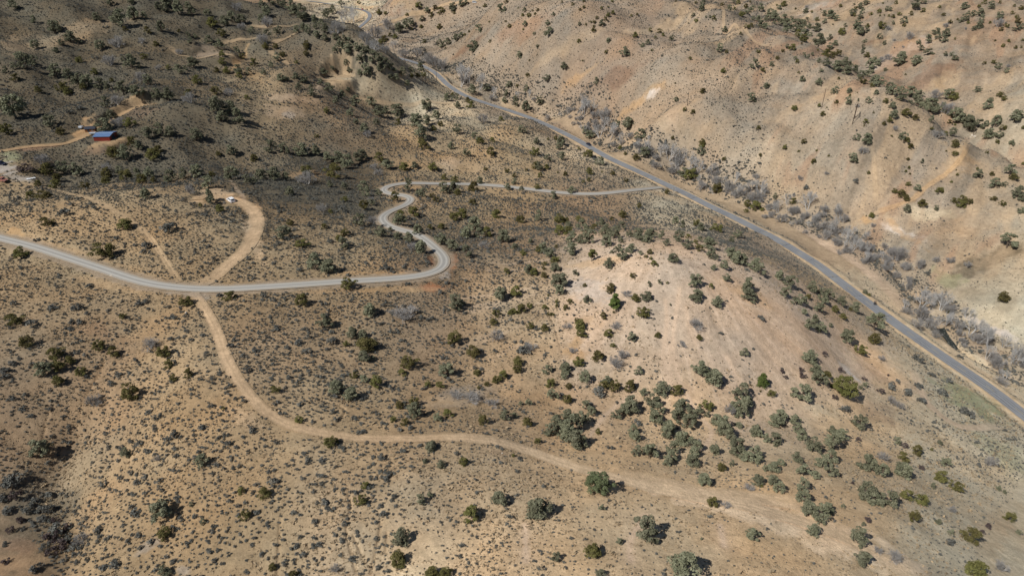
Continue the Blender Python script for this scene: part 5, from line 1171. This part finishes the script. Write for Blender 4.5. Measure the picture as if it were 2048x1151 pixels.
def car(name, label, cat, loc, rz, paint, style, group=None):
    """parked or driving vehicle along local +X; style suv | sedan | pickup | van"""
    root = thing(name, label, cat, loc, rz, group)
    L, W = dict(suv=4.75, sedan=4.6, pickup=5.5, van=5.6)[style], dict(suv=1.88, sedan=1.8, pickup=1.9, van=2.1)[style]
    h = L / 2; hw = W / 2
    belt, top = dict(suv=(1.02, 1.76), sedan=(.92, 1.45), pickup=(1.08, 1.80), van=(1.15, 2.45))[style]
    nose, tail = belt - .16, belt - .02
    lower = [(-h, .38), (-h + .05, tail), (-h + .18, belt), (h - 1.25, belt), (h - .25, nose), (h, nose - .2), (h, .42), (h - .2, .28), (-h + .2, .28)]
    MB().prism(lower, -hw, hw, lambda x, z: .05 if z > .8 else .0).build("body", paint, root)
    if style == "suv": roof = [(-h + .10, belt - .01), (-h + .38, top - .06), (-h + .75, top), (h - 2.15, top), (h - 1.85, top - .06), (h - 1.15, belt - .01)]
    elif style == "sedan": roof = [(-h + .55, belt - .01), (-h + 1.25, top - .05), (-h + 1.55, top), (h - 2.15, top), (h - 1.9, top - .05), (h - 1.1, belt - .01)]
    elif style == "pickup": roof = [(-h + 1.95, belt - .01), (-h + 2.05, top - .05), (-h + 2.2, top), (h - 2.0, top), (h - 1.8, top - .06), (h - 1.25, belt - .01)]
    else: roof = [(-h + .04, belt - .01), (-h + .10, top - .08), (-h + .3, top), (h - 1.5, top), (h - 1.3, top - .08), (h - .6, belt - .01)]
    ins = lambda x, z: .07 + .17 * max(0.0, (z - belt) / (top - belt))
    cab = MB().prism(roof, -hw, hw, ins).build("cabin", paint, root)
    def side(x0, x1, y):
        zb, zt = belt + .06, top - .16
        f = lambda z: ins(0, z) - .012
        s = 1 if y > 0 else -1
        xa = lambda x, z: x
        return [(x0[0], s * (hw - f(zb)), zb), (x1[0], s * (hw - f(zb)), zb), (x1[1], s * (hw - f(zt)), zt), (x0[1], s * (hw - f(zt)), zt)]
    bx, fx = roof[0][0], roof[-1][0]; mid = (roof[2][0] + roof[3][0]) / 2
    for y in (-1, 1):
        MB().quad(*side((mid + .06, mid + .06), (fx - .22, roof[4][0] - .12), y)).build("side_window", M_GLASS, cab)
        MB().quad(*side((bx + .30, roof[1][0] + .12), (mid - .06, mid - .06), y)).build("side_window", M_GLASS, cab)
    def slope(a, b, e):
        (xa, za), (xb, zb) = a, b
        p = lambda t: (xa + (xb - xa) * t, za + (zb - za) * t)
        (x0, z0), (x1, z1) = p(.10), p(.94)
        w0, w1 = hw - ins(0, z0) - .07, hw - ins(0, z1) - .07
        return [(x0 + e, -w0, z0 + .012), (x0 + e, w0, z0 + .012), (x1 + e, w1, z1 + .012), (x1 + e, -w1, z1 + .012)]
    MB().quad(*slope(roof[-1], roof[-2], .012)).build("windscreen", M_GLASS, cab)
    MB().quad(*slope(roof[0], roof[1], -.012)).build("rear_window", M_GLASS, cab)
    wr = .36 if style != "sedan" else .33
    for wx in (-h + .95, h - .92):
        for y in (-1, 1):
            w = MB().cyl((wx, y * (hw - .21), wr), (wx, y * (hw + .015), wr), wr, n=20).build("wheel", M_TYRE, root)
            MB().cyl((wx, y * (hw - .02), wr), (wx, y * (hw + .03), wr), wr * .58, n=14).build("rim", M_RIM, w)
    for y in (-1, 1):
        MB().box(h - .01, y * (hw - .30), nose - .20, .08, .36, .16, .02).build("headlight", M_LAMPW, root)
        MB().box(-h + .01, y * (hw - .20), tail - .16, .08, .24, .26, .02).build("tail_light", M_LAMPR, root)
        MB().box(fx - .35, y * (hw + .06), belt + .12, .14, .18, .13, .03).build("wing_mirror", paint, root)
    MB().box(h - .02, 0, .46, .14, W * .94, .2, .04).build("bumper", M_TYRE if style != "suv" else paint, root)
    MB().box(-h + .02, 0, .46, .14, W * .94, .2, .04).build("bumper", M_TYRE if style != "suv" else paint, root)
    if style == "pickup":
        b = MB()
        b.box(-h + 1.0, 0, belt + .012, 1.75, W - .34, .02).build("load_bed", M_TYRE, root)
    return root
def heading(u0, v0, u1, v1):
    a, _ = ground_at(u0, v0); b, _ = ground_at(u1, v1)
    return math.atan2(b.y - a.y, b.x - a.x)
def road_pose(P, u, v, off, rev=False):
    g_, _ = ground_at(u, v)
    d = np.hypot(P[:, 0] - g_.x, P[:, 1] - g_.y); i = int(np.clip(d.argmin(), 2, len(P) - 3))
    T = P[i + 2] - P[i - 2]; a = math.atan2(T[1], T[0])
    r = math.hypot(P[i, 0], P[i, 1])
    p = Vector((P[i, 0] - math.sin(a) * off, P[i, 1] + math.cos(a) * off, P[i, 2] + .16 + r * .0004))
    return p, a + (math.pi if rev else 0)

p, _ = ground_at(462.5, 402.5)
car("parked_car", "white SUV parked on the bare dirt turnaround beside the grey-green pinyon", "car", p, heading(470, 407, 455, 396), M_WHITE, "suv")
p, a = road_pose(paved, 1172, 293, 1.4)
car("moving_car", "dark blue car driving along the paved valley road", "car", p, a, M_NAVY, "sedan")
p, a = road_pose(paved, 722, 21, 1.2)
car("moving_car", "small red car rounding the far bend of the paved road", "car", p, a, M_CARRED, "sedan")
p, _ = ground_at(3, 329)
car("parked_car", "dark car parked by the green grass at the yard's edge", "car", p, heading(0, 329, 8, 330), M_NAVY, "suv")
p, _ = ground_at(5, 362)
car("pickup_truck", "faded rusty salmon pickup truck standing in the grey gravel yard", "truck", p, heading(0, 360, 9, 364), M_RUST, "pickup")
p, _ = ground_at(949, 6)
car("camper_van", "white camper parked under trees beside the far dirt road", "van", p, heading(945, 6, 955, 5), M_WHITE, "van")

# red shed with a blue roof
p, t = ground_at(203, 282); q, _ = ground_at(217.5, 282)
Ls, Ds, Hw, Hr = 8.0, 8.8, 2.3, .7
rz = R(3)
shed = thing("metal_shed", "red metal shed with a pale blue low pitched roof", "shed", (p.x + .2, p.y + Ds / 2, min(p.z, float(h_full(np.array([p.x]), np.array([p.y + Ds]))[0]))), rz)
b = MB(); b.prism([(-Ds / 2, -.3), (Ds / 2, -.3), (Ds / 2, Hw), (0, Hw + Hr), (-Ds / 2, Hw)], -Ls / 2, Ls / 2)
w = b.build("wall", M_RED, shed); w.rotation_euler = (0, 0, math.pi / 2)
ribs = MB()
for i in range(22): ribs.box(-Ls / 2 + .2 + i * (Ls - .4) / 21, -Ds / 2 - .02, Hw / 2 - .1, .07, .04, Hw - .1)
ribs.build("cladding_ribs", M_RED, shed)
for sgn, nm in ((-1, "roof"), (1, "roof")):
    ang = math.atan2(Hr, Ds / 2) * -sgn
    rb = MB(); ln = math.hypot(Ds / 2, Hr) + .35
    Rm = Matrix.Rotation(ang, 3, 'X')
    c0 = Vector((0, sgn * (Ds / 4 + .14), Hw + Hr / 2 + .06 - .02))
    rb.box(c0.x, c0.y, c0.z, Ls + .7, ln, .06, 0, Rm)
    ro = rb.build(nm, M_BLUEROOF, shed)
    sm = MB()
    for i in range(14):
        v_ = Rm @ Vector((0, 0, .05))
        sm.box(-Ls / 2 - .2 + i * (Ls + .4) / 13, c0.y + v_.y, c0.z + v_.z, .06, ln, .05, 0, Rm)
    sm.build("roof_seams", M_BLUEROOF, ro)
MB().box(0, 0, Hw + Hr + .085, Ls + .72, .35, .05).build("ridge_cap", plain("pale_ridge_cap", (.52, .60, .70), .45, .4, .1), shed)
d = MB(); d.box(Ls / 2 + .025, -.6, 1.05, .05, 3.2, 2.1); door = d.build("dark_opening", M_DARKROOF, shed)  # dark panel painted for the open gable's shaded interior, with an added handle
MB().box(Ls / 2 + .06, -.6, .5, .04, .5, .06).build("handle", M_RIM, door)
MB().box(Ls / 2 + .02, 3.4, .95, .05, .9, 1.9).build("side_door", M_WOOD, shed)

# dark-roofed timber cabin behind it
p, _ = ground_at(180, 264.5)
cb = thing("timber_cabin", "little orange-brown timber cabin with a black roof behind the shed", "cabin", (p.x, p.y + 1.6, p.z), R(14))
b = MB(); b.prism([(-2.0, -.3), (2.0, -.3), (2.0, 1.9), (0, 2.7), (-2.0, 1.9)], -2.4, 2.4)
w = b.build("wall", M_WOOD, cb); w.rotation_euler = (0, 0, math.pi / 2)
for sgn in (-1, 1):
    Rm = Matrix.Rotation(-sgn * math.atan2(.8, 2.0), 3, 'X')
    MB().box(0, sgn * 1.12, 2.33, 5.6, 2.55, .08, 0, Rm).build("roof", M_DARKROOF, cb)
MB().box(-.8, -2.03, .85, .9, .06, 1.7).build("door", M_DARKROOF, cb)
wn_ = MB().box(1.2, -2.03, 1.2, .9, .05, .7).build("window", M_GLASS, cb)
MB().box(1.2, -2.05, 1.59, 1.1, .07, .08).box(1.2, -2.05, .81, 1.1, .07, .08).build("frame", M_WHITE, wn_)

def trailer(label, loc, rz, L, W, H, m):
    t_ = thing("trailer", label, "trailer", loc, rz)
    MB().box(0, 0, .75 + H / 2, L, W, H, .06).build("body", m, t_)
    MB().box(0, 0, .68, L, W * .9, .12).box(L / 2 + .55, 0, .6, 1.2, .1, .1).build("chassis", M_TYRE, t_)
    for x in (-.45, .35):
        for y in (-1, 1):
            w_ = MB().cyl((x, y * (W / 2 - .1), .35), (x, y * (W / 2 + .1), .35), .35, n=16).build("wheel", M_TYRE, t_)
            MB().cyl((x, y * (W / 2 + .08), .35), (x, y * (W / 2 + .115), .35), .18, n=12).build("rim", M_RIM, w_)
    MB().box(L / 2 + .02, 0, .75 + H * .55, .04, W * .6, H * .45).build("front_panel", M_GLASS, t_)
    return t_
p, _ = ground_at(163, 258); trailer("small pale trailer parked on the orange pad beyond the cabin", p, R(160), 2.4, 1.4, .8, M_GREYSHEET)
p, _ = ground_at(186.5, 269.5); trailer("low grey covered trailer between the cabin and the red shed", p, R(8), 3.2, 1.5, .55, M_GREYSHEET)
p, _ = ground_at(62, 358.5)
t_ = thing("plastic_sheeting", "crumpled white sheeting lying on the sage near the gravel yard", "sheet", p, R(20))
g = np.random.default_rng(4)
for k, (cx, cy, sx, sy) in enumerate(((-.9, -.2, 1.5, 1.1), (.9, .35, 1.5, 1.0))):
    X, Y = np.meshgrid(np.linspace(-sx, sx, 9) * .6, np.linspace(-sy, sy, 7) * .6)
    V = np.stack([X.ravel() + cx, Y.ravel() + cy, .35 + .22 * g.random(63)], 1)
    link("sheet_panel", mesh_np("sheet_panel", V, grid_faces(7, 9), M_WHITE, False), t_)

# power poles: foot pixel, top pixel row, arms
POLES = [(845.5, 169, 147, 0, "first wooden pole of the roadside cluster, without a crossarm"), (851.7, 168.5, 147, 0, "second wooden pole of the roadside cluster, between two others"), (858, 168.7, 137.5, 1, "tall pole with crossarm in the roadside cluster"), (873.4, 165.5, 138.5, 1, "pole with crossarm standing right beside the paved road curve"),
         (701.4, 77, 41.4, 2, "tall pole with stacked insulators by the road gap"), (707.7, 76.2, 39, 2, "tallest pole of the trio by the road gap"), (712.8, 64, 44.5, 1, "thinner pole beyond the tall pair at the road gap"), (669.4, 39.5, 26, 1, "lone distant pole on the pale valley flat"),
         (614.9, 25.8, 9, 1, "distant pole beside the wooded spur, nearest the trees"), (619.7, 24, 8.5, 1, "distant pole beside the wooded spur, middle of three"), (624.4, 22.7, 9, 1, "distant pole beside the wooded spur, outermost of three"), (641, 24, 7.5, 1, "distant pole standing alone in the pale brushy flat"),
         (1141.4, 220, 192.5, 1, "dark pole with crossarm rising from the creek brush"), (1374.4, 210.8, 183.5, 0, "bare pole on the hillside above the straw slope"), (1643.5, 215, 178, 0, "slim leaning pole with a long shadow on the hillside"),
         (1945.6, 271, 253.5, 1, "short pole set in pale stones on the wooded ridge"), (1002.7, 193.7, 175, 1, "pole beside the creek trees near the road"), (810, 125, 116, 1, "short pole with crossarm beyond the road bend")]
def pole_height(p, v_top):
    lo, hi = 1.0, 40.0
    for _ in range(40):
        m_ = (lo + hi) / 2
        if project(p.x, p.y, p.z + m_)[1] > v_top: lo = m_
        else: hi = m_
    return hi
line_dir = R(35)
for u, v, vt, arms, lab in POLES:
    p, t = ground_at(u, v)
    H = pole_height(p, vt); H = min(max(H, 6.0), 24.0)
    rad = .17 if t < 600 else .22
    o = thing("power_pole", lab, "pole", p, line_dir, "power poles along the valley")
    MB().cyl((0, 0, -.5), (0, 0, H), rad, rad * .68, 10).build("pole", M_POLE, o)
    MB().cyl((0, 0, H), (0, 0, H + .18), rad * .5, rad * .3, 8).build("pole_cap", M_INSUL, o)
    for k in range(arms):
        z = H - .6 - 1.4 * k
        ca = MB().box(0, rad + .05, z, 2.6, .14, .16).build("crossarm", M_POLE, o)
        for x in (-1.15, -.45, .45, 1.15): MB().cyl((x, rad + .05, z + .08), (x, rad + .05, z + .34), .07, .05, 8).build("insulator", M_INSUL, ca)
pa, _ = ground_at(1704.4, 248.4); pb, _ = ground_at(1706.9, 241.5)
dv = pb - pa; dv2 = Vector((dv.x, dv.y, 0)); gap = min(max(dv2.length, 4.0), 6.0)
H = pole_height(pa, 208.5)
o = thing("double_power_pole", "double pole joined by a crossarm casting a ladder shadow on the hillside", "pole", pa, math.atan2(dv.y, dv.x))
for x in (0, gap): MB().cyl((x, 0, -2.5), (x, 0, H), .19, .13, 10).build("pole", M_POLE, o)
MB().box(gap / 2, .2, H - 1.0, gap + 3.2, .16, .2).build("crossarm", M_POLE, o)
MB().box(gap / 2, -.2, H - 1.0, gap + 3.2, .16, .2).build("crossarm", M_POLE, o)
for x in (-1.3, gap / 2, gap + 1.3): MB().cyl((x, 0, H - 2.2), (x, 0, H - 1.1), .10, .10, 8).build("insulator", M_INSUL, o)
for s in (1, -1):
    Rm = Matrix.Rotation(s * math.atan2(3.0, gap), 3, 'Y')
    MB().box(gap / 2, .06 * s, H - 3.4, math.hypot(gap, 3.0), .08, .1, 0, Rm).build("brace", M_POLE, o)

# two cyclists on the paved road
def cyclist(u, v, lab, off, shirt):
    p, a = road_pose(paved, u, v, off, True)
    bk = thing("bicycle", f"dark bicycle ridden by the {lab}", "bicycle", p, a)
    for x in (-.52, .52):
        w_ = MB().torus((x, 0, .34), .31, .025).build("wheel", M_TYRE, bk)
        sp = MB()
        for k in range(6):
            an = k * math.pi / 6
            sp.cyl((x - .30 * math.cos(an), 0, .34 - .30 * math.sin(an)), (x + .30 * math.cos(an), 0, .34 + .30 * math.sin(an)), .004, n=4)
        sp.cyl((x, -.05, .34), (x, .05, .34), .03, n=8).build("rim", M_RIM, w_)
    f = MB()
    for A, B in (((-.52, 0, .34), (-.05, 0, .30)), ((-.05, 0, .30), (-.18, 0, .85)), ((-.18, 0, .85), (-.52, 0, .34)), ((-.18, 0, .80), (.38, 0, .86)), ((-.05, 0, .30), (.38, 0, .80)), ((.52, 0, .34), (.36, 0, .98))): f.cyl(A, B, .022, n=8)
    f.build("frame", M_FRAME, bk)
    MB().box(-.20, 0, .92, .26, .14, .06, .025).build("saddle", M_TYRE, bk)
    MB().cyl((.36, -.24, 1.0), (.36, .24, 1.0), .016, n=8).cyl((.36, -.24, 1.0), (.50, -.24, .98), .016, n=8).cyl((.36, .24, 1.0), (.50, .24, .98), .016, n=8).build("handlebar", M_FRAME, bk)
    # rider: one skinned body
    pts_ = [(-.18, 0, .98), (-.08, 0, 1.18), (.10, 0, 1.40), (.20, 0, 1.52), (.28, 0, 1.66)]
    rad = [.15, .14, .16, .06, .10]
    ed = [(0, 1), (1, 2), (2, 3), (3, 4)]
    for y in (-1, 1):
        k = len(pts_)
        fz = .18 if y > 0 else .45; fxx = -.02 if y > 0 else .06
        pts_ += [(-.14, .10 * y, .93), (.22, .11 * y, .62 + (.12 if y < 0 else 0)), (fxx, .11 * y, fz), (fxx + .16, .11 * y, fz - .04)]
        rad += [.10, .065, .045, .04]; ed += [(0, k), (k, k + 1), (k + 1, k + 2), (k + 2, k + 3)]
        pts_ += [(.12, .19 * y, 1.38), (.26, .25 * y, 1.18), (.46, .24 * y, 1.03)]
        rad += [.06, .045, .035]; ed += [(2, k + 4), (k + 4, k + 5), (k + 5, k + 6)]
    me = bpy.data.meshes.new("person"); me.from_pydata(pts_, ed, []); me.materials.append(shirt)
    o = link("person", me); o.location = p; o.rotation_euler = (0, 0, a)
    o["label"] = lab[0].upper() + lab[1:] if False else lab; o["category"] = "person"
    sk = o.modifiers.new("skin", 'SKIN'); 
    for i, r_ in enumerate(rad): me.skin_vertices[0].data[i].radius = (r_, r_)
    me.skin_vertices[0].data[0].use_root = True
    o.modifiers.new("smooth", 'SUBSURF').levels = 1
    hd = MB(); bmesh.ops.create_uvsphere(hd.bm, u_segments=12, v_segments=8, radius=.125, matrix=Matrix.Translation((.29, 0, 1.72)) @ Matrix.Diagonal((1.25, .9, .8, 1)))
    hd.build("helmet", M_CLOTH, o, True)
cyclist(1736.5, 607.5, "cyclist in dark clothing riding first on the paved road", 1.3, M_CLOTH)
cyclist(1738.5, 612.5, "cyclist in brownish clothing riding behind along the road edge", 1.9, plain("brown_clothing", (.10, .06, .04)))

# rocks
def rock(u, v, s, lab, seed):
    p, t = ground_at(u, v)
    bm_ = bmesh.new(); bmesh.ops.create_icosphere(bm_, subdivisions=3, radius=.5)
    g_ = np.random.default_rng(seed); dirs = g_.normal(size=(9, 3)); dirs /= np.linalg.norm(dirs, axis=1)[:, None]
    for v_ in bm_.verts:
        n_ = np.array(v_.co.normalized()); k = 1.0
        for d_, c_ in zip(dirs, np.linspace(.62, .92, 9)):
            q_ = float(n_ @ d_)
            if q_ > 0: k = min(k, c_ / q_)
        v_.co = v_.co.normalized() * .5 * k * (1 + .05 * math.sin(9 * n_[0] + seed) * math.cos(7 * n_[1]))
    me = bpy.data.meshes.new("boulder"); bm_.to_mesh(me); bm_.free(); me.materials.append(M_ROCK)
    o = link("boulder", me); w = s * t / FPX
    o.location = (p.x, p.y, p.z + w * .16); o.scale = (w, w * .8, w * .65); o.rotation_euler = (0, 0, seed * 1.3)
    o["label"] = lab; o["category"] = "rock"; o["group"] = "pale boulders"
for i, (u, v, s, lab) in enumerate([(222, 552, 6, "pale boulder lying beside the gravel road"), (191, 340, 5, "pale boulder among the brush beyond the sage flat"), (1944, 272, 6, "pale stone at the foot of the ridge pole"), (1949, 274, 7, "larger pale stone beside the ridge pole"), (1941, 275, 4, "smallest pale stone at the ridge pole"),
                                    (221, 214, 4, "pale rock on the berm along the shed road"), (229, 212, 5, "larger pale rock on the berm along the shed road"), (236, 210, 4, "end rock of the berm row along the shed road"), (2010 * .25 + 502, 906, 4, "small pale rock on the bank above the dirt track"), (16, 313, 3, "tiny white rock by the green grass patch"),
                                    (843, 410, 4, "pale rock beside the upper gravel curve"), (372, 625, 6, "whitish rock among brush below the track fork")]):
    rock(u, v, s, lab, i)

# trickle of water in the wash
wl = dense(cast_line([(1884, 652), (1888, 662), (1893, 668), (1899, 676), (1905, 684), (1912, 692)]), .8, 2)
g = np.random.default_rng(8)
T = np.gradient(wl[:, :2], axis=0); T /= np.linalg.norm(T, axis=1)[:, None]
nn = np.stack([T[:, 1], -T[:, 0]], 1)
wid = .9 + .5 * np.interp(np.arange(len(wl)), np.arange(0, len(wl) + 6, 5), g.random(len(range(0, len(wl) + 6, 5)))[:len(np.arange(0, len(wl) + 6, 5))])
rows = []
for s in (-1, -.4, .4, 1):
    q = wl[:, :2] + nn * (wid * s)[:, None]
    rows.append(np.stack([q[:, 0], q[:, 1], h_full(q[:, 0], q[:, 1]) + .22], 1))
V = np.stack(rows, 1).reshape(-1, 3)
link("creek_water", mesh_np("creek_water", V, grid_faces(len(wl), 4), M_WATER), kind='structure')
write_labels()
